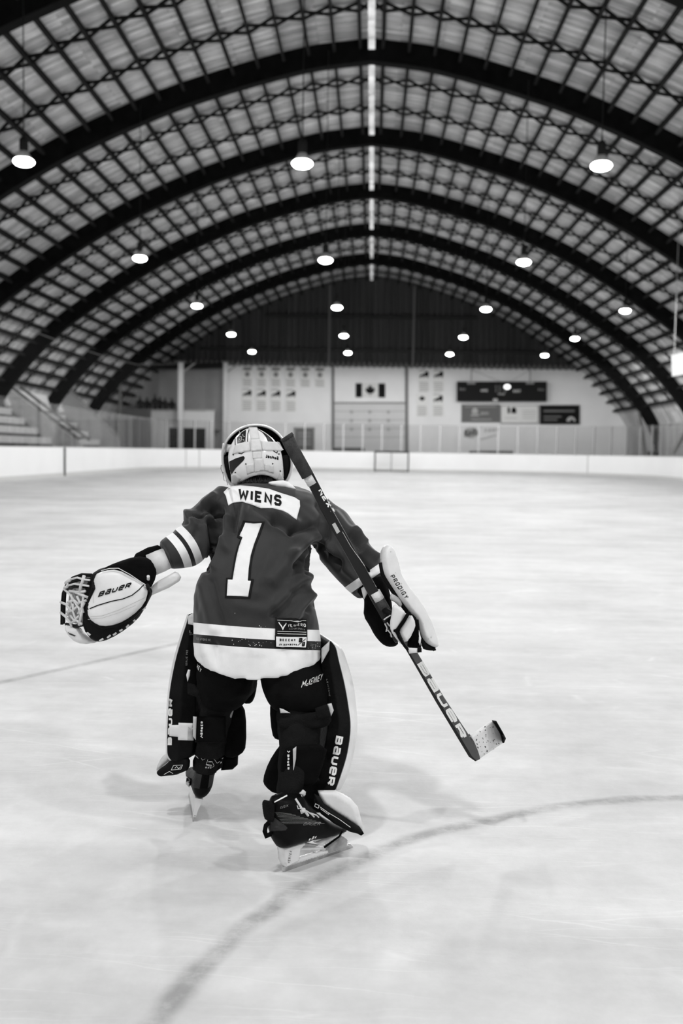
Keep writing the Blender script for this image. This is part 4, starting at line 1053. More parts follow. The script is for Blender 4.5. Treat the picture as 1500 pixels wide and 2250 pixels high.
n_out = [(533.6, 1144.4), (557, 1147), (581, 1146.5), (572, 1174), (562, 1198), (555, 1224), (551, 1250), (550, 1272), (557, 1273), (549, 1315.6), (494, 1313.6), (497, 1269.5), (508, 1270), (512, 1242), (516, 1220), (521, 1202), (528, 1185), (520.5, 1181)]
n_in = [(538, 1149.5), (557, 1151.5), (575, 1150.5), (567, 1173), (557.5, 1198), (550.5, 1222), (546.5, 1250), (544.5, 1276.5), (551.6, 1277), (545.5, 1311), (498.5, 1309.2), (500.8, 1274), (511, 1274.4), (516.5, 1242), (520.5, 1222), (525.5, 1202), (533, 1181), (526.5, 1178.5)]
part('number', sheet(MB(), n_out, JC, .0022, .0006, 4), M['ink'], jersey, label='black outline of the number 1')
part('number', sheet(MB(), n_in, JC, .0034, .0006, 4), M['twill'], jersey, smooth=True, label='white number 1')
part('maker_patch', sheet(MB(), [(605, 1357), (639, 1358.5), (673, 1361), (674, 1398), (640, 1397), (604, 1396)], JC, .003, .001, 4), M['ink'], jersey, label='black patch with pale emblem')
part('maker_patch', sheet(MB(), [(603.5, 1396), (674, 1398), (674, 1425), (604, 1423)], JC, .0028, .001, 4), M['ink'], jersey)
part('team_patch', sheet(MB(), [(606, 1398.5), (672, 1400), (672, 1422.5), (606, 1420.5)], JC, .0045, .001, 4), M['twill'], jersey, label='white team patch')
t_ = MB()
lay_text(t_, place_text('VERBERO', (632, 1375.5), (38, 2.4), (0, -6.5), hw=.10), JC, .0062, 5)
for pl in ([(612, 1367), (620, 1379)], [(630, 1368), (621.5, 1379)], [(617, 1373), (621, 1383), (625, 1373)]): lay_text(t_, [[Vector((v.x, v.y)) for v in f] for f in stroke(pl, 1.1)], JC, .0062, 5)
for y in (1362, 1386.5, 1391.5): lay_text(t_, [[Vector((609, y)), Vector((671, y + 2)), Vector((671, y + 3)), Vector((609, y + 1))]], JC, .0062, 6)
part('lettering', t_, M['white_ink'], jersey)
part('lettering', lay_text(MB(), place_text('CUSTOM SPORTS', (634, 1383), (34, 2), (0, -3), hw=.10), JC, .0062, 6), M['grey_ink'], jersey)
t_ = lay_text(MB(), place_text('BEECHY', (614, 1408), (34, 1), (0, -5.5), hw=.14, gap=.5), JC, .0072, 5); lay_text(t_, place_text('JR BOMBERS', (611, 1417), (40, 1.2), (0, -4), hw=.16, gap=.45), JC, .0072, 5)
lay_text(t_, place_text('B', (655, 1411), (7, 0), (1, -9), hw=.13), JC, .0072, 5); lay_text(t_, place_text('B', (662, 1420), (7, 0), (1, -9), hw=.13), JC, .0072, 5); lay_text(t_, [[Vector((v.x, v.y)) for v in f] for f in stroke([(653, 1418), (670, 1404)], .7)], JC, .0072, 5)
part('lettering', t_, M['ink'], jersey)
part('lettering', lay_text(MB(), place_text('SOLUTIONS INC.', (432, 1406), (32, 3), (0, -5), hw=.09), JC, .0015, 5), M['grey_ink'], jersey)
random.seed(3); t_ = MB()
for _ in range(46):
    x, y = random.choice([(random.uniform(505, 590), random.uniform(1345, 1425)), (random.gauss(560, 25), random.gauss(1412, 5)), (random.gauss(690, 6), random.gauss(1418, 6))]); r = random.uniform(.4, 1.2)
    lay_text(t_, [[Vector((x - r, y)), Vector((x, y - r)), Vector((x + r, y)), Vector((x, y + r))]], JC, .002, 5)
part('ice_spray', t_, M['white_ink'], jersey, label='flecks of snow on the jersey')
# collar
pillow('collar', [(586, 1060), (606, 1056), (628, 1055), (646, 1069), (652, 1077), (620, 1072), (600, 1068)], 3.265, .010, M['twill'], jersey, rnd=5, step=4, label='white collar edge')

# --- hair at the nape
mb = MB(); random.seed(5)
c0 = W(566, 1036, 3.372)
mb.rings([[c0 + Vector((.060 * math.sin(a) * math.cos(t), .055 * math.sin(a) * math.sin(t), .055 * math.cos(a))) for t in [k * math.pi / 8 for k in range(16)]] for a in [.05 + k * .38 for k in range(9)]])
for _ in range(520):
    x = random.uniform(527, 597); dd = abs(x - 566) / 32; y = random.uniform(1030, 1048) + dd * 5; ye = random.uniform(1058, 1076 - dd * 3); dx = random.uniform(-6, 6) + (x - 565) * .05; q = dd * dd * .022
    mb.tube([W(x, y, 3.335 + q), W(x + dx * .3, y * .55 + ye * .45, 3.312 + q), W(x + dx * .7, y * .2 + ye * .8, 3.286 + q), W(x + dx, ye, 3.272 + q)], [.0008, .0009, .0008, .0002], 4)
part('hair', mb, M['hair'], smooth=True)

# --- helmet: mask seen from behind, back plate with straps
def ringpx(outer, cx, cy, s, Y): return [W(cx + (x - cx) * s, cy + (y - cy) * s, Y) for x, y in outer]
rim = dense([(486.5, 1003), (488, 986), (494, 970), (504, 957), (519, 944), (539, 935), (562, 931.5), (585, 935), (605, 945), (622, 962), (634, 984), (641, 1003), (643.5, 1022), (640, 1042), (631, 1060), (610, 1074), (566, 1080), (524, 1076), (504, 1067), (494, 1047), (488, 1022)], 4, 2)
hc = (565, 1004); mb = MB()
sec = [(0.935, 3.40, 1), (.935, 3.372, 1), (.955, 3.362, 0), (.985, 3.362, 0), (1.0, 3.372, 0), (1.015, 3.41, 0), (.99, 3.455, 0), (.90, 3.50, 0), (.72, 3.535, 0), (.45, 3.555, 0), (.12, 3.565, 0)]
rs = [ringpx(rim, *hc, s, Y) for s, Y, _ in sec]; mb.rings(rs, cap=False)
k = len(rim)
for i in range(len(sec) - 1):
    for j in range(k): mb.mi[i * k + j] = 0 if i >= 1 else 1
inner = [ringpx(rim, *hc, s, Y) for s, Y in ((.935, 3.40), (.92, 3.44), (.8, 3.49), (.5, 3.53), (.1, 3.54))]
n0 = len(mb.f); mb.rings(inner, cap=False)
for i in range(n0, len(mb.f)): mb.mi[i] = 1
helmet = part('helmet', mb, [M['shell_g'], M['foam']], smooth=True, label='white goalie mask with black inner padding')
EC = W(562, 1006, 3.40); ER = Vector((.114, .120, .132))
def ell(px, py):
    d = ray(px, py).normalized(); o_ = EYE - EC; a = Vector((o_.x / ER.x, o_.y / ER.y, o_.z / ER.z)); b = Vector((d.x / ER.x, d.y / ER.y, d.z / ER.z))
    A = b.dot(b); B = a.dot(b); C_ = a.dot(a) - 1; disc = B * B - A * C_
    t = (-B - math.sqrt(max(0, disc))) / A; p = EYE + d * t; nn = Vector(((p.x - EC.x) / ER.x ** 2, (p.y - EC.y) / ER.y ** 2, (p.z - EC.z) / ER.z ** 2)).normalized(); return p, nn
plate = [(503.5, 1000), (508, 982), (518, 963), (532, 950), (545, 943), (563, 942.5), (582, 952), (600, 967), (612, 985), (617.5, 1004), (619.5, 1028), (621, 1051), (612, 1057), (604, 1052), (592, 1045), (576, 1041.5), (562, 1043), (547, 1048), (532, 1057), (524, 1064), (513, 1055), (508, 1036), (504.5, 1016)]
part('back_plate', sheet(MB(), plate, ell, 0, .005, 3.5, 1), M['shell_w'], helmet, smooth=True, label='glossy white back plate')
def deco(nm, polys, off, m, thick=0.0, **kk):
    mb = MB()
    for p in polys: sheet(mb, p, ell, off, thick, 3.5, 0)
    return part(nm, mb, m, helmet, smooth=True, **kk)
for gp in ([(523, 963), (532, 952), (541.5, 946.5), (540, 972), (523, 976)], [(569, 947), (582, 954.5), (592, 962.5), (601, 974), (590, 973), (583, 960)], [(506, 1014), (520, 1007), (536, 1002), (539, 1006), (536, 1012), (520, 1028), (511, 1041), (508, 1034)]): deco('graphic', [gp], .0056, M['gloss_b'])
mb = MB()
for pl in ([(548.5, 945), (545, 955), (544.5, 972)], [(564, 944.5), (576, 952), (584, 962), (588.5, 973)], [(518.5, 965), (519, 979)], [(594, 965), (599, 974)], [(525, 996), (532, 997.5), (538, 993)], [(598, 991), (606, 996), (607, 991)]): lay_text(mb, [[Vector((v.x, v.y)) for v in f] for f in stroke(pl, .75)], ell, .0058, 4)
for x, y in ((514.5, 999.5), (541, 1019), (597, 1018.5), (519, 1037.5), (613, 1034), (610, 998)): lay_text(mb, [[Vector((x - 1.8, y)), Vector((x, y - 2)), Vector((x + 2, y)), Vector((x, y + 2))]], ell, .006, 5)
lay_text(mb, place_text('Joshua', (582, 1005.5), (27, 5), (0, -7.5), w=.55, gap=.12, hw=.13), ell, .0058, 4)
part('graphic_lines', mb, M['ink'], helmet)
mb = MB(); random.seed(11)
for _ in range(26):
    x = random.uniform(526, 538); y = random.uniform(953, 972); lay_text(mb, [[Vector((v.x, v.y)) for v in f] for f in stroke([(x, y), (x + random.uniform(-2, 2), y + random.uniform(-3, 3))], .35)], ell, .0066, 4)
part('graphic_sparkle', mb, M['white_ink'], helmet)
S = [[(548, 944), (565, 944), (570, 967), (551, 968)], [(551, 968), (570, 967), (574.5, 991), (553, 992)], [(554, 992), (573, 991), (573.5, 1006.5), (556, 1008)], [(558, 1007.5), (576.5, 1006.5), (579.5, 1032), (560, 1036)]]
for i, p in enumerate(S): deco('strap', [p], .0072 + (.002 if i == 1 else 0), M['elastic'], .0018)
for p in ([(519.5, 980), (549, 972), (551.5, 991), (513.5, 998)], [(573, 971), (605, 973), (619, 989), (612, 992), (600, 990.5), (575, 990)], [(541, 1021), (558, 1017), (560.5, 1035), (544, 1041)], [(578, 1017), (598.5, 1021.5), (599, 1038.5), (579.5, 1033)], [(510.5, 1043), (519.5, 1038), (530, 1050), (523, 1064), (512, 1060)], [(606, 1051), (613, 1037), (621, 1053), (614, 1057)]): deco('strap', [p], .006, M['elastic'], .0016)
for p in ([(490, 1003), (505, 1000), (508, 1034), (512, 1052), (504, 1064), (497, 1046), (491, 1022)], [(617, 1001), (637, 999), (639, 1020), (636, 1042), (629, 1057), (621, 1053), (619, 1027)]):
    pillow('side_padding', p, 3.385, .018, M['foam'], helmet, rnd=5, step=4)
for p in ([(497, 976), (510, 977), (506, 994), (496, 993)], [(608, 970), (614, 972), (622, 988), (617, 992)]): pillow('strap_anchor', p, 3.375, .006, M['elastic'], helmet, rnd=3, step=4)
pillow('top_bridge', [(545, 938), (565, 938), (566, 947), (546, 948)], 3.37, .012, M['shell_g'], helmet, rnd=3, step=4)
pillow('ear_bulge', [(486, 1000), (489, 974), (499, 971), (499, 990), (494, 1000)], 3.39, .02, M['shell_w'], helmet, rnd=4, step=4)
mb = MB()
for pl in ([(486, 1022), (485, 1030), (490, 1042), (492, 1056), (496, 1057)], [(489, 1038), (494, 1040), (497, 1055)], [(497, 1055), (500, 1066), (503, 1064)], [(486, 1022), (489, 1023)]): mb.tube([W(x, y, 3.39) for x, y in pl], .0014, 6)
part('cage_clip', mb, M['blade'], helmet)

# --- goalie pants, legs
mb = MB()
mb.rings([row_ring(*r) for r in [(1418, 445, 570, 3.10, .095), (1460, 438, 572, 3.10, .105), (1490, 434, 568, 3.11, .115), (1530, 437, 560, 3.12, .115), (1558, 444, 535, 3.13, .09), (1566, 455, 520, 3.13, .07)]])
mb.rings([row_ring(*r) for r in [(1418, 560, 690, 3.09, .095), (1460, 563, 700, 3.09, .105), (1490, 569, 713, 3.08, .118), (1530, 577, 722, 3.06, .12), (1558, 588, 722, 3.05, .105), (1568, 600, 712, 3.05, .085)]])
pants_me = remeshed(mb, .008, 5)
for v in pants_me.vertices: v.co += v.normal * (.006 * noise.noise(v.co * 11) + .003 * noise.noise(v.co * 28))
pants = link_mesh('goalie_pants', pants_me, M['nylon'], person); pants['label'] = 'bulky black goalie pants'
PC = caster([pants], 2.95)
t_ = MB()
lay_text(t_, [[q_ for q_ in f] for f in place_text('M', (661, 1512), (9, -4), (4, -15), hw=.07)], PC, .002, 4)
lay_text(t_, place_text('c', (671.5, 1508), (4, -1.5), (2, -9), hw=.09), PC, .002, 4); lay_text(t_, place_text('KENNEY', (676, 1507), (29, -12), (4, -15), hw=.055, gap=.25), PC, .002, 4)
lay_text(t_, place_text('NEY', (432, 1466), (9, 12), (3, -8), hw=.08), PC, .002, 4)
part('lettering', t_, M['white_ink'], pants)
def leg(rows): 
    m_ = remeshed(MB().rings([row_ring(*r) for r in rows]), .008, 4)
    for v in m_.vertices: v.co += v.normal * (.006 * noise.noise(v.co * 16) + .004 * noise.noise(v.co * 36))
    return link_mesh('leg_padding', m_, M['nylon2'], person)
leg([(1540, 446, 528, 3.13, .08), (1580, 436, 508, 3.15, .07), (1620, 432, 500, 3.17, .065), (1668, 430, 494, 3.20, .055)])
leg([(1545, 606, 708, 3.05, .085), (1590, 611, 708, 3.02, .075), (1640, 612, 704, 2.99, .07), (1700, 611, 688, 2.95, .062), (1740, 608, 668, 2.925, .052), (1775, 612, 656, 2.905, .035)])

# --- leg pads
def leg_pad(rows, depth, lab):
    """rows: py, x inner black, x black/white seam, x white outer, depth Y of the near edge"""
    mb = MB(); wb = MB(); R1, R2 = [], []
    fine = []
    for i in range(len(rows) - 1):
        p0, p1, p2, p3 = rows[max(i - 1, 0)], rows[i], rows[i + 1], rows[min(i + 2, len(rows) - 1)]
        for k in range(4):
            t = k / 4; fine.append(tuple(.5 * (2 * b + (c - a) * t + (2 * a - 5 * b + 4 * c - d) * t * t + (3 * b - a - 3 * c + d) * t ** 3) for a, b, c, d in zip(p0, p1, p2, p3)))
    rows = fine + [rows[-1]]
    for py, xa, xb, xc, Y in rows:
        A, B, C_ = W(xa, py, Y + .012), W(xb, py, Y), W(xc, py, Y + .03)
        m_ = A.lerp(B, .5) + Vector((0, -.012, 0)); dv = Vector(depth)
        R1.append([A, m_, B, B + dv, A + dv]); R2.append([B + Vector((0, .002, 0)), B.lerp(C_, .6) + Vector((0, -.004, 0)), C_, C_ + dv * .95, B + dv * 1.0])
    mb.rings(R1); p = part('leg_pad', mb, M['leather_b'], smooth=False, bevel=.008, label=lab)
    wb.rings(R2); part('pad_face', wb, M['leather_w'], p, bevel=.006, label='white front face')
    return p
padR = leg_pad([(1409, 718, 727, 731, 3.05), (1425, 711, 738, 751, 3.05), (1451, 706, 744, 762, 3.045), (1500, 710, 756, 776, 3.035), (1550, 716, 765, 783, 3.02), (1598, 720, 770, 785.5, 3.0), (1655, 710, 763, 778, 2.985), (1700, 700, 750, 766, 2.97), (1737, 689, 737, 747, 2.96)], (-.07, .20, 0), 'right leg pad with black edge and white face')
padL = leg_pad([(1349, 428, 414, 411, 3.10), (1370, 432, 409, 404, 3.10), (1398, 432, 400, 395, 3.11), (1455, 432, 384, 379, 3.12), (1521, 430, 372, 368, 3.13), (1590, 428, 367.5, 364, 3.14), (1640, 424, 366.5, 363.5, 3.15), (1660, 418, 368, 365, 3.155), (1672, 404, 376, 373, 3.16)], (.07, .20, 0), 'left leg pad with black edge and thin white face')
RC = caster([padR], 2.98); LC = caster([padL], 3.12)
pillow('pad_top', [(706, 1425), (724, 1408), (723, 1428), (713, 1446), (706, 1458)], 3.035, .008, M['leather_g'], padR, rnd=5, step=4)
pillow('pad_top', [(413, 1354), (424, 1347), (436, 1349), (436, 1376), (413, 1371)], 3.085, .008, M['leather_g'], padL, rnd=5, step=4)
part('lettering', lay_text(MB(), place_text('BaUeR', (739, 1616), (-21, 108), (15, 3), w=1.0, gap=.2, hw=.13), RC, .002, 5), M['white_ink'], padR)
part('lettering', lay_text(MB(), place_text('BaUeR', (377.5, 1637), (2, -102), (-9, 0), w=1.1, gap=.25, hw=.15), LC, .002, 5), M['white_ink'], padL)
part('lettering', lay_text(MB(), place_text('LEVITATE', (717, 1492), (6, 38), (3, 0), w=1, hw=.1), RC, .002, 5), M['grey_ink'], padR)
t_ = lay_text(MB(), place_text('L', (416, 1391), (6, 0), (0, -7), hw=.1), LC, .002, 4); lay_text(t_, place_text('LEVITATE', (416, 1395), (11, 0), (0, -2.5), hw=.12), LC, .002, 4); lay_text(t_, place_text('GOALIE PAD', (411, 1462), (2, -34), (-4, 0), hw=.1), LC, .002, 4)
part('lettering', t_, M['grey_ink'], padL)
# toe flaps
pillow('toe_flap', [(690, 1744), (703, 1751), (712, 1766), (745, 1788), (790, 1817), (798, 1829), (791, 1833), (768, 1827), (735, 1810), (705, 1788), (691, 1768)], 2.90, .012, M['leather_b'], padR, rnd=5, step=5, smooth=0)
pillow('toe_flap', [(698, 1737), (738, 1737), (753, 1746), (770, 1757), (785, 1774), (797, 1815), (796, 1826), (775, 1807), (740, 1786), (712, 1766), (703, 1752)], 2.925, .014, M['leather_w'], padR, rnd=6, step=5, smooth=0, label='white toe flap')
pillow('toe_fold', [(738, 1737), (753, 1745), (771, 1756), (786, 1774), (797, 1816), (780, 1795), (755, 1765)], 2.935, .024, M['leather_w'], padR, rnd=8, step=5, smooth=0)
part('lettering', flat(MB(), [[Vector((v.x, v.y)) for v in f] for pl in ([(693, 1766), (701, 1770), (699, 1776), (691, 1772), (693, 1766)], [(703, 1773), (720, 1785), (745, 1800), (770, 1818)], [(704, 1777), (722, 1790), (722, 1787)]) for f in stroke(pl, .6)], atY(2.885)), M['white_ink'], padR)
pillow('toe_flap', [(343, 1694), (346, 1680), (356, 1662), (366, 1654), (378, 1660), (374, 1670), (362, 1680), (350, 1690)], 3.20, .014, M['leather_g'], padL, rnd=6, step=4, label='white toe flap')
pillow('toe_flap', [(343, 1697), (350, 1690), (364, 1680), (376, 1668), (400, 1660), (418, 1666), (416, 1690), (400, 1697), (385, 1703), (365, 1704), (350, 1706)], 3.175, .014, M['leather_b'], padL, rnd=6, step=4)
part('lettering', flat(MB(), [[Vector((v.x, v.y)) for v in f] for pl in ([(381, 1682), (401, 1681), (397, 1690), (376, 1692), (381, 1682)], [(384, 1688), (388, 1684), (392, 1689), (398, 1684)], [(360, 1702), (372, 1695), (380, 1700)]) for f in stroke(pl, .5)], atY(3.158)), M['white_ink'], padL)
pillow('boot_strap_cover', [(655, 1700), (700, 1700), (742, 1737), (706, 1752), (716, 1770), (700, 1790), (678, 1772), (660, 1745)], 2.985, .012, M['leather_b'], padR, rnd=6, step=5)
mb = MB(); mb.tube([W(x, y, 2.90) for x, y in ((752, 1826), (745, 1838), (712, 1862))], .003, 6); mb.tube([W(x, y, 2.895) for x, y in ((788, 1831), (793, 1834), (798, 1830))], .003, 6)
part('toe_tie', mb, M['nylon'], padR)
# knee blocks and calf wraps
for p, Y in (([(592, 1554), (598, 1546), (622, 1550), (624, 1624), (606, 1625), (597, 1612)], 3.07), ([(612, 1640), (624, 1632), (628, 1738), (603, 1744), (582, 1727), (577, 1712), (589, 1676)], 3.02)): pillow('knee_wing', p, Y, .022, M['nylon'], padR, rnd=9, step=5)
for p, Y in (([(498, 1492), (566, 1492), (561, 1528), (553, 1545), (537, 1546), (505, 1534)], 3.19), ([(486, 1545), (530, 1546), (540, 1566), (541, 1640), (531, 1657), (503, 1667), (486, 1650)], 3.20), ([(486, 1655), (523, 1658), (522, 1680), (511, 1690), (486, 1692)], 3.26)): pillow('knee_wing', p, Y, .022, M['nylon'], padL, rnd=9, step=5)
cw = pillow('calf_wrap', [(621, 1648), (642, 1638), (722, 1634), (707, 1690), (692, 1726), (664, 1728), (614, 1706)], 2.905, .008, M['nylon'], padR, rnd=6, step=5)
pillow('strap_tab', [(643, 1646), (651, 1640), (650, 1668), (644, 1697)], 2.893, .003, M['leather_g'], padR, rnd=2, step=3, label='pale strap tab')
part('lettering', flat(MB(), place_text('BAUER', (631, 1658), (0, 33), (4.5, 0), hw=.14, gap=.25) + [[Vector((v.x, v.y)) for v in f] for f in stroke([(631, 1650), (634, 1653), (637, 1650)], .8)], atY(2.893)), M['white_ink'], padR)
pillow('calf_wrap', [(428, 1574), (496, 1574), (497, 1633), (428, 1631)], 3.06, .008, M['nylon'], padL, rnd=5, step=5)
part('lettering', flat(MB(), place_text('BAUER', (445, 1614), (1, -29), (-5, 0), hw=.14, gap=.25) + [[Vector((v.x, v.y)) for v in f] for f in stroke([(445, 1621), (441, 1618), (444, 1615)], .8)], atY(3.049)), M['white_ink'], padL)
pillow('strap', [(372, 1593), (392, 1593), (392, 1588), (425, 1589), (425, 1627), (391, 1626), (391, 1619), (372, 1617)], 3.075, .004, M['leather_w'], padL, rnd=2, step=4, smooth=0, label='white calf strap')
pillow('buckle', [(413, 1597), (419, 1603), (425, 1597), (425, 1627), (412, 1626)], 3.068, .003, M['plastic_c'], padL, rnd=2, step=4, smooth=0)
pillow('strap_tab', [(424, 1574), (432, 1575), (431, 1600), (430, 1626), (424, 1618)], 3.046, .003, M['leather_g'], padL, rnd=2, step=4, smooth=0, label='pale strap tab')
pillow('strap_tab', [(409, 1483), (413, 1471), (418, 1472), (417, 1484), (412, 1498)], 3.075, .003, M['leather_w'], padL, rnd=2, step=3, label='white strap tab')
pillow('thigh_strap', [(412, 1500), (428, 1504), (440, 1520), (434, 1532), (412, 1525)], 3.02, .006, M['nylon2'], padL, rnd=4, step=4)
pillow('thigh_strap', [(692, 1556), (719, 1547), (726, 1575), (696, 1583)], 2.925, .005, M['nylon2'], padR, rnd=4, step=4)
pillow('strap_tab', [(719, 1547), (728, 1545), (733, 1561), (727, 1574)], 2.93, .004, M['leather_g'], padR, rnd=2, step=3, label='pale strap tab')
pillow('knee_strap', [(614, 1556), (622, 1558), (638, 1567), (616, 1567)], 2.945, .003, M['leather_g'], padR, rnd=2, step=3, label='pale strap end')
pillow('knee_strap', [(612, 1575), (640, 1572), (722, 1560), (730, 1590), (700, 1602), (612, 1606)], 2.955, .008, M['nylon2'], padR, rnd=6, step=6)

# --- skates
h0, t0 = G(622, 1916), G(774, 1862); ax = (t0 - h0).normalized(); sn = Vector((ax.y, -ax.x, 0)); 
skR = lambda x, y: WP(x, y, h0, sn)
boot_o = [(600, 1752), (612, 1745), (626, 1741), (642, 1744), (660, 1746), (672, 1768), (698, 1790), (722, 1804), (748, 1812), (757, 1818), (752, 1826), (714, 1838), (666, 1847), (613, 1864), (601, 1847), (594, 1824), (592, 1800), (595, 1774)]
skate = part('skate', puff(MB(), boot_o, skR, sn, .033, .033, 24, .012, 5, 1), M['boot_b'], smooth=True, label='right skate with white holder')
SC = caster([skate], 2.9)
def sk(nm, o_, t, m, rnd=4, smooth=0, off=0.0, **kk): return part(nm, puff(MB(), o_, lambda x, y: skR(x, y) + sn * off, sn, t, t, rnd * .6, 0, 2.2, smooth), m, skate, smooth=True, **kk)
sk('tendon_guard', [(582, 1764), (591, 1758), (597, 1765), (595, 1800), (589, 1808), (584, 1788)], .020, M['nylon2'], 5, 1)
part('pull_loop', MB().tube([skR(x, y) for x, y in ((590, 1808), (584, 1814), (581.5, 1826), (585, 1837), (595, 1832))], .005, 8, flat=1.6), M['nylon'], skate)
sk('holder', [(614, 1862), (664, 1846), (665, 1852), (654, 1863), (650, 1889), (622, 1903), (617, 1890)], .017, M['plastic_w'], 4, label='white blade holder')
sk('holder', [(636, 1890), (652, 1884), (722, 1863), (758, 1850), (762, 1858), (700, 1880), (622, 1904)], .010, M['plastic_w'], 3)
sk('holder', [(652, 1861), (712, 1860), (712, 1866), (652, 1867)], .010, M['plastic_w'], 2)
sk('holder', [(676, 1863), (682, 1863), (700, 1874), (694, 1876)], .008, M['plastic_w'], 2); sk('holder', [(712, 1862), (718, 1862), (700, 1877), (693, 1877)], .008, M['plastic_w'], 2)
sk('holder', [(690, 1851), (700, 1846), (752, 1821), (753, 1828), (716, 1848), (701, 1856)], .015, M['plastic_w'], 3)
sk('front_tower', [(711, 1862), (748, 1834), (760, 1843), (758, 1860), (716, 1874)], .011, M['plastic_c'], 3, label='cloudy plastic front tower')
sk('sole_gap', [(654, 1852), (672, 1850), (700, 1856), (690, 1861), (655, 1861)], .006, M['plastic_c'], 3)
sk('blade', [(618, 1903), (650, 1894), (720, 1872), (760, 1858), (768, 1853), (775, 1861), (771, 1870), (740, 1882), (690, 1900), (640, 1914), (624, 1917), (619, 1913)], .0028, M['blade'], 2, label='steel blade')
t_ = lay_text(MB(), [[Vector(p) for p in q] for q in [[(603, 1761), (630, 1747), (631, 1750), (603, 1764)]]], SC, .002, 5); part('trim_flash', t_, M['white_ink'], skate)
t_ = lay_text(MB(), place_text('BAUER', (665, 1813), (36, 0), (4, -6), hw=.06, w=1.0), SC, .002, 5); lay_text(t_, place_text('GSX', (616, 1777), (17, -5), (0, -5), hw=.06, w=1), SC, .002, 5)
for k_ in range(9): lay_text(t_, [[Vector((604 + k_ * 2, 1784 + k_ * 3.2)), Vector((640 + k_ * 9, 1788 + k_ * 2.6)), Vector((640 + k_ * 9, 1788.7 + k_ * 2.6)), Vector((604 + k_ * 2, 1784.5 + k_ * 3.2))]], SC, .002, 9)  # sheen of the boot drawn as fine grey lines
part('lettering', t_, M['grey_ink'], skate)  # lettering together with the drawn sheen lines of the boot
mb = sheet(MB(), [(595, 1803), (602, 1796), (628, 1815), (631, 1819), (627, 1824), (596, 1826)], SC, .001, .0015, 4); part('heel_panel', mb, M['boot_grey'], skate)
part('lettering', lay_text(MB(), place_text('sac', (676, 1847), (18, -7), (3, -7), hw=.12), SC, .0025, 5), M['white_ink'], skate)
part('lettering', flat(MB(), place_text('VERTEX', (628, 1893), (5, -27), (-5, -1), hw=.1), lambda x, y: skR(x, y) + sn * .0178), M['grey_ink'], skate)
mb = MB(); 
for pl, r in (([(649, 1754), (655, 1763), (663, 1776)], .0036), ([(663, 1776), (671, 1783), (677, 1791)], .0036), ([(663, 1778), (672, 1780), (683, 1787), (690, 1794)], .0022), ([(683, 1786), (695, 1790), (700, 1795)], .0022), ([(653, 1769), (655, 1776), (660, 1776), (658, 1770)], .0016), ([(660, 1779), (662, 1786), (667, 1784)], .0016)): mb.tube([SC(x, y)[0] + Vector((0, -.004, 0)) for x, y in pl], r, 7)
mb.lathe([(0, -.006), (.007, -.004), (.008, 0), (.006, .006), (0, .007)], c=SC(666, 1779)[0] + Vector((0, -.006, 0)), n=10)
part('laces', mb, M['elastic'], skate, label='white laces')
sk('tongue_tag', [(648, 1740), (656, 1731), (662, 1736), (657, 1746)], .006, M['leather_g'], 2, off=.02)
# left skate, seen from the heel
hl = G(424, 1805); fw = Vector((-.235, .97, 0)).normalized(); uu = (W(459, 1655, hl.y + .045) - hl).normalized(); uu = (uu - fw * uu.dot(fw)).normalized(); rr = fw.cross(uu)
def sl_(s, x, z): return hl + fw * s + rr * x + uu * z
mb = MB()
def ring_l(s, w, z0, z1, n=16): return [sl_(s, w * math.cos(2 * math.pi * k / n), (z0 + z1) / 2 + (z1 - z0) / 2 * math.sin(2 * math.pi * k / n)) for k in range(n)]
mb.rings([ring_l(*q) for q in ((-.028, .016, .10, .15), (-.018, .028, .085, .17), (.0, .034, .078, .19), (.04, .035, .076, .185), (.09, .037, .074, .16), (.14, .041, .072, .135), (.19, .041, .072, .125), (.22, .033, .075, .115), (.235, .015, .085, .105))])
def ring_v(z, a, b, s0, n=16): return [sl_(s0 + b * math.sin(2 * math.pi * k / n), a * math.cos(2 * math.pi * k / n), z) for k in range(n)]
mb.rings([ring_v(*q) for q in ((.10, .030, .05, .025), (.15, .033, .052, .028), (.19, .040, .055, .030), (.225, .046, .056, .032), (.245, .046, .055, .034))])
skl = link_mesh('skate', remeshed(mb, .006, 5), M['boot_b'], person); skl['label'] = 'left skate seen from the heel'
LS = caster([skl], 3.2)
mb = MB(); mb.rings([[sl_(s, x, z) for s, x, z in ((-.008, -w, z), (.235, -w, z), (.235, w, z), (-.008, w, z))] for z, w in ((.018, .004), (.045, .006), (.08, .013))]); part('holder', mb, M['plastic_w'], skl, label='white blade holder')
mb = MB(); mb.rings([[sl_(s, x, z) for s, x, z in ((-.002 - z * .3, -.002, z), (.25, -.002, z), (.25, .002, z), (-.002 - z * .3, .002, z))] for z in (0, .024)]); part('blade', mb, M['blade'], skl, label='steel blade')
part('tendon_guard', sheet(MB(), [(432, 1652), (441, 1661), (447, 1669), (453, 1665), (462, 1665), (470, 1668), (475, 1675), (490, 1664), (488, 1685), (470, 1698), (455, 1703), (440, 1700), (424, 1690), (424, 1670)], LS, .001, .004, 4), M['nylon2'], skl)
t_ = lay_text(MB(), [[Vector(p) for p in q] for q in [[(430, 1657), (437, 1664), (438, 1667), (433, 1663)], [(458, 1672), (464, 1672), (465, 1674), (457.5, 1674)], [(454.5, 1678.5), (464, 1680), (464.5, 1682), (454, 1680)], [(482, 1677), (487, 1672), (487.5, 1674), (483, 1679)]]], LS, .006, 4)
lay_text(t_, place_text('GSX', (451, 1687), (12, 1), (1, -3), hw=.12), LS, .006, 4)
for pl in ([(431, 1652), (440, 1660), (446, 1670), (453, 1666), (462, 1664), (470, 1668), (475, 1676), (482, 1671), (491, 1664)], [(457, 1668), (453, 1680), (466, 1685), (469, 1682), (465, 1672)]): lay_text(t_, [[Vector((v.x, v.y)) for v in f] for f in stroke(pl, .35)], LS, .0055, 4)
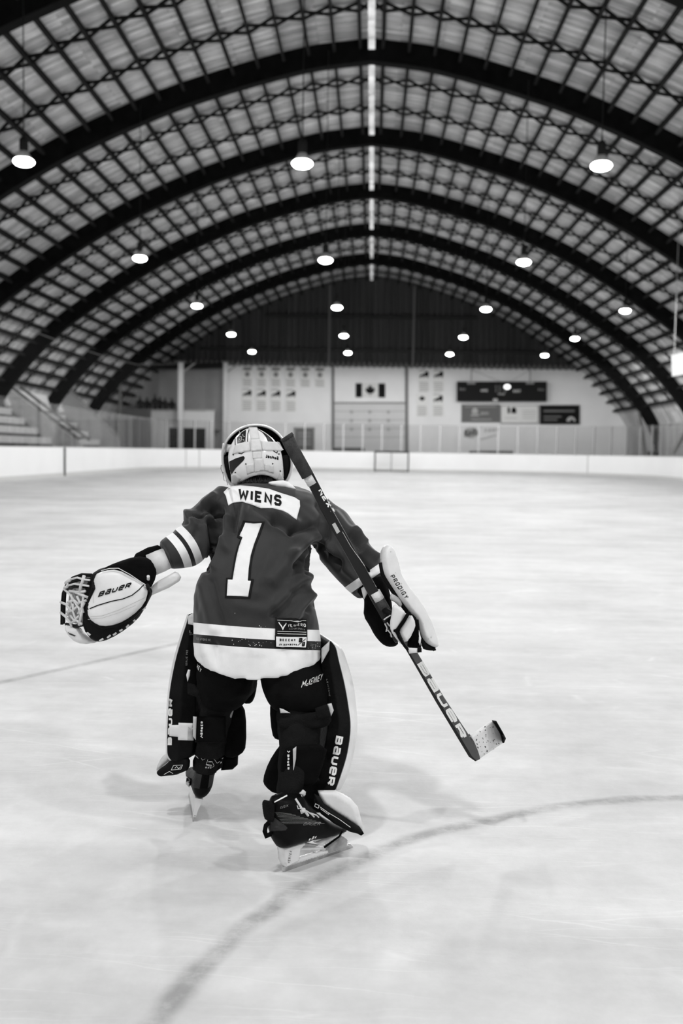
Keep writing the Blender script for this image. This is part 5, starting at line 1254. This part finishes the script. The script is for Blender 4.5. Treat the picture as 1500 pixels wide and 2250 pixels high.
part('lettering', t_, M['elastic'], skl)
part('heel_strip', sheet(MB(), [(446, 1702), (458, 1702), (455, 1733), (441, 1732)], LS, .001, .002, 4), M['nylon'], skl)
for p in ([(424, 1697), (444, 1702), (438, 1733), (422, 1730)], [(460, 1703), (470, 1702), (462, 1726), (456, 1732)]): part('side_panel', sheet(MB(), p, LS, .001, .0015, 4), M['boot_grey'], skl)
part('toe_stripe', sheet(MB(), [(410, 1706), (416, 1712), (419, 1724), (416, 1730), (408, 1722)], LS, .001, .0015, 4), M['leather_g'], skl)

# --- catching glove
glove = part('catching_glove', puff(MB(), [(185, 1300), (200, 1262), (225, 1246), (262, 1246), (332, 1292), (335, 1303), (319, 1334), (300, 1364), (262, 1393), (226, 1410), (205, 1408), (188, 1388), (183, 1350)], atY(3.10), NEAR, .030, .05, 12, .0, 6, 1), M['leather_b'], smooth=True, label='white and black catching glove')
pan = [(208, 1263), (228, 1254), (257, 1251), (290, 1268), (322, 1286), (325, 1300), (317, 1327), (290, 1354), (258, 1372), (225, 1377), (202, 1366), (191, 1346), (194, 1318), (204, 1293)]
palm = part('palm_panel', puff(MB(), pan, atY(3.066), NEAR, .012, .02, 7, .016, 5, 1), M['leather_w'], glove, smooth=True, label='white palm panel')
GC = caster([palm, glove], 3.05)
mb = MB()
lay_text(mb, place_text('BaUeR', (215, 1312), (70, -21), (5, -12), w=1.15, gap=.28, hw=.13), GC, .0015, 5)
for pl in ([(193, 1339), (215, 1330), (245, 1321), (270, 1316), (290, 1308), (305, 1296), (316, 1285)],): lay_text(mb, [[Vector((v.x, v.y)) for v in f] for f in stroke(pl, 1.1)], GC, .0015, 6)
part('lettering', mb, M['ink'], glove)
mb = MB()
for pl, w in (([(193, 1356), (225, 1353), (262, 1340), (300, 1322), (318, 1313)], .5), ([(193, 1361), (225, 1358), (262, 1346), (298, 1330)], .4), ([(204, 1300), (205, 1325)], .4)): lay_text(mb, [[Vector((v.x, v.y)) for v in f] for f in stroke(pl, w)], GC, .0012, 6)
part('seam', mb, M['print_light'], glove)
mb = MB()
for (x0, y0), (x1, y1) in (((219, 1407), (226, 1403)), ((236, 1400), (242, 1395)), ((248, 1394), (255, 1390)), ((262, 1386), (268, 1382)), ((277, 1377), (282, 1372)), ((292, 1364), (296, 1361)), ((312, 1338), (318, 1334)), ((192, 1390), (199, 1395)), ((326, 1266), (325, 1287))):
    a, n1 = GC(x0, y0); b, n2 = GC(x1, y1); mb.tube([a + n1 * .003, b + n2 * .003], .0032 if x0 != 326 else .005, 7)
part('binding_laces', mb, M['elastic'], glove, label='white binding laces')
part('binding', MB().tube([GC(x, y)[0] + Vector((0, -.003, 0)) for x, y in ((209, 1262), (206, 1292), (196, 1318), (192, 1346), (203, 1367), (226, 1379), (259, 1374), (291, 1356), (319, 1328), (328, 1300), (324, 1285))], .0058, 8), M['leather_b'], glove)
part('piping', MB().tube([W(x, y, 3.05) for x, y in ((222, 1254), (240, 1249), (260, 1248.5), (285, 1262), (310, 1279), (325, 1288))], .0014, 6), M['elastic'], glove)
pillow('cuff', [(224, 1250), (254, 1236), (298, 1222), (329, 1226), (343, 1243), (343, 1268), (329, 1296), (312, 1283), (288, 1267), (262, 1251)], 3.095, .022, M['nylon'], glove, rnd=10, dome=.012, step=6)
pillow('thumb_guard', [(326, 1294), (345, 1278), (384, 1256), (392, 1259), (398, 1268), (394, 1277), (372, 1291), (329, 1310)], 3.115, .014, M['leather_w'], glove, rnd=5, step=5, smooth=0, label='white thumb guard')
mb = MB(); px_tube(mb, [(368, 1226, 3.13, .034), (352, 1233, 3.125, .036), (330, 1242, 3.12, .036)]); part('wrist_band', mb, M['elastic'], glove, smooth=True, label='white wrist band')
mb = MB(); px_tube(mb, [(356, 1207, 3.15, .008), (350, 1209, 3.15, .018), (330, 1216, 3.14, .021), (305, 1229, 3.13, .021), (295, 1234, 3.13, .010)]); part('wrist_sleeve', mb, M['nylon'], glove, smooth=True)
# pocket: black loops, white lace web, white tee at the bottom
def gy_(x, y): return W(x, y, 3.075 + .16 * max(0, (198 - x) / 62) ** 2)
part('pocket_back', puff(MB(), [(200, 1268), (180, 1265), (159, 1272), (146, 1287), (139, 1308), (136.5, 1340), (137, 1374), (165, 1380), (190, 1384), (196, 1340)], lambda x, y: gy_(x, y) + Vector((0, .065, 0)), NEAR, .006, .006, 5, 0, 6, 1), M['pocket'], glove, smooth=True, label='mottled inside of the pocket')
mb = MB()
for pl, r in (([(202, 1264), (180, 1263), (160, 1270), (147, 1284), (139, 1304), (136.5, 1330), (136, 1372)], .0055), ([(203, 1275), (180, 1272), (160, 1277), (150, 1288)], .006), ([(203, 1292), (182, 1288), (162, 1288), (150, 1296)], .0065), ([(143, 1300), (141, 1330), (140, 1370)], .005), ([(146, 1372), (165, 1376), (186, 1372), (193, 1350)], .006), ([(203, 1262), (203, 1290), (198, 1300), (193, 1320), (187, 1345), (186, 1372), (192, 1388)], .0065)): mb.tube([gy_(x, y) for x, y in pl], r, 8)
part('pocket_frame', mb, M['leather_b'], glove, smooth=True)
mb = MB()
for pl, r in (([(157, 1272), (172, 1268), (185, 1272), (200, 1274)], .0034), ([(150, 1286), (165, 1282), (182, 1284), (198, 1287)], .0034), ([(187, 1264), (184, 1276), (180, 1286), (178, 1297)], .0055), ([(143, 1293), (155, 1303), (165, 1318)], .0042), ([(136, 1322), (148, 1327), (159, 1340)], .0042), ([(136, 1345), (146, 1353), (157, 1367), (160, 1376)], .0042), ([(151, 1322), (165, 1318), (176, 1326)], .0042), ([(149, 1343), (163, 1340), (173, 1331)], .0042), ([(163, 1325), (164, 1345), (168, 1357)], .0045), ([(168, 1300), (184, 1307), (196, 1312)], .0045), ([(172, 1309), (178, 1323), (192, 1318)], .0045), ([(174, 1347), (182, 1335), (188, 1322)], .0045), ([(158, 1368), (170, 1361), (182, 1370)], .0042), ([(176, 1372), (180, 1355), (184, 1338)], .0045), ([(147, 1280), (152, 1276), (158, 1272)], .0055), ([(145, 1290), (150, 1288), (153, 1282)], .0055), ([(155, 1297), (172, 1300), (190, 1298)], .004), ([(166, 1320), (176, 1335), (180, 1352)], .0042), ([(158, 1352), (166, 1362), (176, 1352)], .0042), ([(186, 1310), (182, 1330), (186, 1345)], .004), ([(160, 1305), (160, 1330), (150, 1350)], .0035)): mb.tube([gy_(x, y) - Vector((0, .012, 0)) for x, y in pl], r, 7)
part('pocket_lacing', mb, M['elastic'], glove, smooth=True, label='white pocket lacing')
pillow('glove_tee', [(139, 1373), (160, 1377), (176, 1378), (186, 1393), (206, 1406), (216, 1411), (182, 1416), (156, 1405)], 3.13, .02, M['leather_w'], glove, rnd=7, step=5, label='white glove tee')
part('lettering', flat(MB(), [[Vector((v.x, v.y)) for v in f] for pl in ([(149, 1390), (166, 1397)], [(152, 1393), (164, 1398)]) for f in stroke(pl, .7)], atY(3.108)), M['ink'], glove)

# --- blocker on the stick hand
bn_ = Vector((.42, -.88, .12)).normalized(); bp = W(900, 1310, 3.06)
board = [(847, 1199), (853, 1196), (861, 1203), (867, 1218), (874, 1240), (879, 1264), (890, 1281), (900, 1294), (919, 1318), (935, 1345), (948, 1373), (959, 1408), (961, 1424), (948, 1420), (936, 1412), (923, 1389), (916, 1360), (900, 1343), (884, 1322), (871, 1302), (856, 1279), (845, 1261), (840, 1234), (840, 1214)]
blocker = part('blocker', puff(MB(), board, onplane(bp, bn_), bn_, .016, .03, 5, .004, 2.8, 2), M['leather_w'], smooth=True, label='white blocker pad')
BC = caster([blocker], 3.06)
part('lettering', lay_text(MB(), place_text('PRODIGY', (856.5, 1266), (33, 50), (8.5, -4), w=.75, gap=.3, hw=.085), BC, .0015, 5), M['ink'], blocker)
t_ = MB(); random.seed(9)
for _ in range(9):
    x, y = random.choice([(858, 1210), (868, 1256), (883, 1284), (930, 1372), (942, 1392), (948, 1400), (940, 1402)]); x += random.uniform(-2, 2); y += random.uniform(-3, 3); r = random.uniform(1, 2.2)
    lay_text(t_, [[Vector((x - r * .5, y)), Vector((x, y - r)), Vector((x + r * .5, y)), Vector((x, y + r))]], BC, .001, 5)
part('scuff', t_, M['print_light'], blocker)
part('edge_binding', MB().tube([onplane(bp, bn_)(x, y) - bn_ * .012 for x, y in ((840, 1236), (844, 1262), (855, 1281), (870, 1304), (883, 1324), (899, 1345), (914, 1362), (921, 1392), (936, 1416), (958, 1427))], .007, 8), M['leather_b'], blocker, smooth=True)
pillow('lower_edge', [(926, 1396), (937, 1413), (958, 1426), (957, 1430), (940, 1429), (926, 1425)], 3.075, .008, M['leather_b'], blocker, rnd=4, step=4)
pillow('glove_palm', [(799, 1308), (812, 1284), (836, 1262), (846, 1275), (856, 1300), (862, 1335), (862, 1370), (868, 1395), (876, 1412), (868, 1420), (852, 1421), (838, 1414), (822, 1395), (812, 1375), (798, 1353), (800, 1328)], 3.125, .030, M['nylon'], blocker, rnd=14, step=6)
mb = MB(); px_tube(mb, [(796, 1262, 3.19, .05), (808, 1282, 3.17, .045), (820, 1300, 3.15, .04)]); part('wrist_sleeve', mb, M['nylon'], blocker, smooth=True)
pillow('cuff_trim', [(793, 1293), (806, 1284), (811, 1297), (799, 1318)], 3.075, .008, M['leather_w'], blocker, rnd=4, step=4, label='white cuff trim')
for i in range(4):
    x, y = 868 + i * 4.2, 1348 + i * 12
    part('glove_finger', MB().tube([W(x + 6, y - 8, 3.105), W(x + 6, y - 3, 3.06), W(x - 2, y + 1, 3.024), W(x - 15, y + 7, 3.024), W(x - 20, y + 12, 3.045)], [.0095, .0105, .0105, .0095, .0075], 10), M['leather_b'], blocker, smooth=True)
part('glove_thumb', MB().tube([W(838, 1330, 3.09), W(848, 1344, 3.045), W(862, 1352, 3.022), W(872, 1352, 3.03)], [.012, .0125, .011, .008], 10), M['leather_b'], blocker, smooth=True)
mb = MB()
for pl in ([(843, 1362), (848, 1358), (858, 1352)], [(845, 1370), (850, 1380), (848, 1388)], [(851, 1384), (858, 1392), (860, 1400)], [(850, 1368), (856, 1376)]): mb.tube([W(x, y, 3.012) for x, y in pl], .0022, 6)
part('palm_highlight_trim', mb, M['leather_g'], blocker, label='pale finger trim')
for i, p in enumerate(([(862, 1331), (871, 1328), (893, 1347), (886, 1359), (874, 1384), (870, 1387), (877, 1401), (889, 1419), (879, 1414), (867, 1400), (858, 1386), (856, 1370), (860, 1350)], [(902, 1347), (914, 1370), (907, 1390), (891, 1415), (881, 1397), (877, 1386), (886, 1369)])):
    pillow('finger_guard', p, 2.995, .008, M['leather_w'], blocker, rnd=5, step=4, label='white finger guard')
pillow('thumb_guard', [(858, 1302), (872, 1308), (884, 1325), (880, 1336), (866, 1322), (856, 1318)], 3.05, .008, M['leather_g'], blocker, rnd=4, step=4)
pillow('glove_gusset', [(902, 1345), (918, 1362), (922, 1395), (927, 1426), (905, 1427), (891, 1416), (908, 1390)], 3.045, .01, M['nylon'], blocker, rnd=5, step=4)
mb = MB(); mb.tube([W(x, y, 2.983) for x, y in ((899, 1344), (886, 1366), (873, 1384))], .0055, 8); mb.tube([W(x, y, 2.982) for x, y in ((870, 1386), (877, 1402), (889, 1420), (896, 1428))], .0042, 8); mb.tube([W(x, y, 3.02) for x, y in ((915, 1362), (919, 1395), (921, 1428))], .006, 8); mb.lathe([(0, -.006), (.007, -.003), (.007, .003), (0, .006)], c=W(869, 1386, 2.98), n=10)
part('finger_strap', mb, M['nylon'], blocker)
pillow('strap_tab', [(920, 1384), (925, 1402), (923, 1419), (919, 1412)], 3.015, .003, M['leather_w'], blocker, rnd=2, step=3, label='white strap tab')
pillow('strap_tab', [(895, 1423), (917, 1424), (917, 1434), (899, 1436)], 3.0, .004, M['leather_w'], blocker, rnd=2, step=3, label='white strap tab')
pillow('strap_end', [(917, 1421), (926, 1424), (926, 1433), (917, 1434)], 2.998, .004, M['nylon2'], blocker, rnd=2, step=3)

# ------------------------------------------------------------------ goalie stick (held, so a thing of its own)
def SY(x, y): return 3.0 + .115 * ((y - 957) / 711)
def SP(x, y): return W(x, y, SY(x, y))
stick = thing('goalie_stick', SP(870, 1370), 'dark goalie stick with white blade, resting over the right shoulder', 'hockey stick')
def slab(nm, l, r, t, m, sec=2, **kk):   # left and right edges in view, thickness t along the view
    mb = MB(); rs = []
    for (a, b) in zip(l, r):
        A, B = SP(*a), SP(*b); rs.append([A + NEAR * t, B + NEAR * t, B - NEAR * t, A - NEAR * t])
    mb.rings(rs); return obj(nm, mb, m, stick, bevel=.003, **kk)
slab('shaft', [(668, 1047), (700, 1112), (800, 1290), (822, 1330), (868, 1412)], [(688, 1038), (720, 1102), (818, 1275), (842, 1316), (888, 1402)], .010, M['gloss_b'])
mb = MB(); mb.tube([SP(631, 962), SP(640, 982), SP(676, 1046)], [.0205, .020, .0195], 14); obj('grip_tape', mb, M['tape_d'], stick, smooth=True, label='worn dark tape grip')
mb = MB(); mb.tube([SP(628.5, 958), SP(632.5, 964)], [.0215, .0215], 14); obj('butt_knob', mb, M['tape_d'], stick, smooth=True)
mb = MB(); mb.tube([SP(676, 1045), SP(687, 1064)], [.0165, .0165], 14); obj('tape_band', mb, M['tape'], stick, smooth=True, label='white tape band')
mb = MB(); mb.tube([SP(823, 1301), SP(833, 1318)], [.0175, .0175], 14); obj('tape_band', mb, M['tape'], stick, smooth=True, label='white tape band')
mb = MB(); mb.tube([SP(833, 1318), SP(853, 1352)], [.017, .0165], 14); obj('grip_tape', mb, M['tape_d'], stick, smooth=True)
slab('paddle', [(868, 1390), (888, 1417), (960, 1543), (1031, 1661), (1044, 1671)], [(888, 1380), (919, 1438), (975, 1532), (1031, 1617), (1054, 1666)], .009, M['paddle'])
slab('paddle_edge', [(884, 1414), (922, 1480), (958, 1543), (1029, 1661), (1043, 1671)], [(890, 1417), (928, 1480), (966, 1543), (1036, 1660), (1046, 1670)], .0105, M['gloss_b'])
bl = [(1031, 1617), (1081, 1583), (1090, 1585), (1103, 1608), (1110, 1622), (1106, 1631), (1053, 1667), (1044, 1671), (1036, 1655)]
SYB = lambda x, y: W(x, y, SY(x, y) + .10 * ((x - 1031) / 80) ** 2 + .03 * max(0, (x - 1031) / 80))
obj('blade', puff(MB(), bl, SYB, NEAR, .008, .008, 3, 0, 5, 0), M['leather_w'], stick, smooth=True, label='white scuffed blade')
bcast = caster([x for x in bpy.data.objects if x.parent == stick and x.name.startswith('blade')], 3.12)
obj('toe_tape', sheet(MB(), [(1080, 1582.5), (1090, 1584), (1104, 1608), (1111, 1622), (1107, 1632), (1104, 1633), (1098, 1612)], bcast, .001, .0015, 4), M['tape_d'], stick, label='black toe tape')
obj('heel_wrap', sheet(MB(), [(1021, 1618), (1031, 1612), (1041, 1630), (1049, 1650), (1054, 1667), (1044, 1672), (1035, 1660)], bcast, .001, .003, 4), M['paddle'], stick)
t_ = MB(); random.seed(21)
for _ in range(42):
    x, y = random.uniform(1046, 1096), random.uniform(1594, 1660); 
    if inside((x, y), [Vector(p) for p in bl]): lay_text(t_, [[Vector((v.x, v.y)) for v in f] for f in stroke([(x, y), (x + random.uniform(-1.5, 3), y + random.uniform(-1, 4))], random.uniform(.3, .9))], bcast, .0012, 5)
obj('puck_mark', t_, M['ink'], stick)
sc_ = caster([x for x in bpy.data.objects if x.parent == stick and x.type == 'MESH'], 3.05)
obj('lettering', flat(MB(), place_text('BaUeR', (915.5, 1458), (98, 164), (12.5, -7.5), w=1.5, gap=.28, hw=.15), lambda x, y: SP(x, y) + NEAR * .0112), M['white_ink2'], stick, label='pale lettering down the paddle')
obj('lettering', lay_text(MB(), place_text('NEXT', (698, 1078), (30, 52), (9, -5), w=1.0, gap=.2, hw=.13), sc_, .0012, 6), M['white_ink'], stick)
obj('shaft_label', lay_text(MB(), [[Vector(p) for p in q] for q in [[(729, 1152), (736, 1148), (747, 1168), (740, 1173)]]] + [], sc_, .0012, 6), M['print_light'], stick)
obj('edge_highlight_line', lay_text(MB(), [[Vector((v.x, v.y)) for v in f] for f in stroke([(752, 1168), (770, 1200), (790, 1228), (812, 1262), (826, 1290)], .5)], sc_, .0012, 8), M['print_light'], stick)
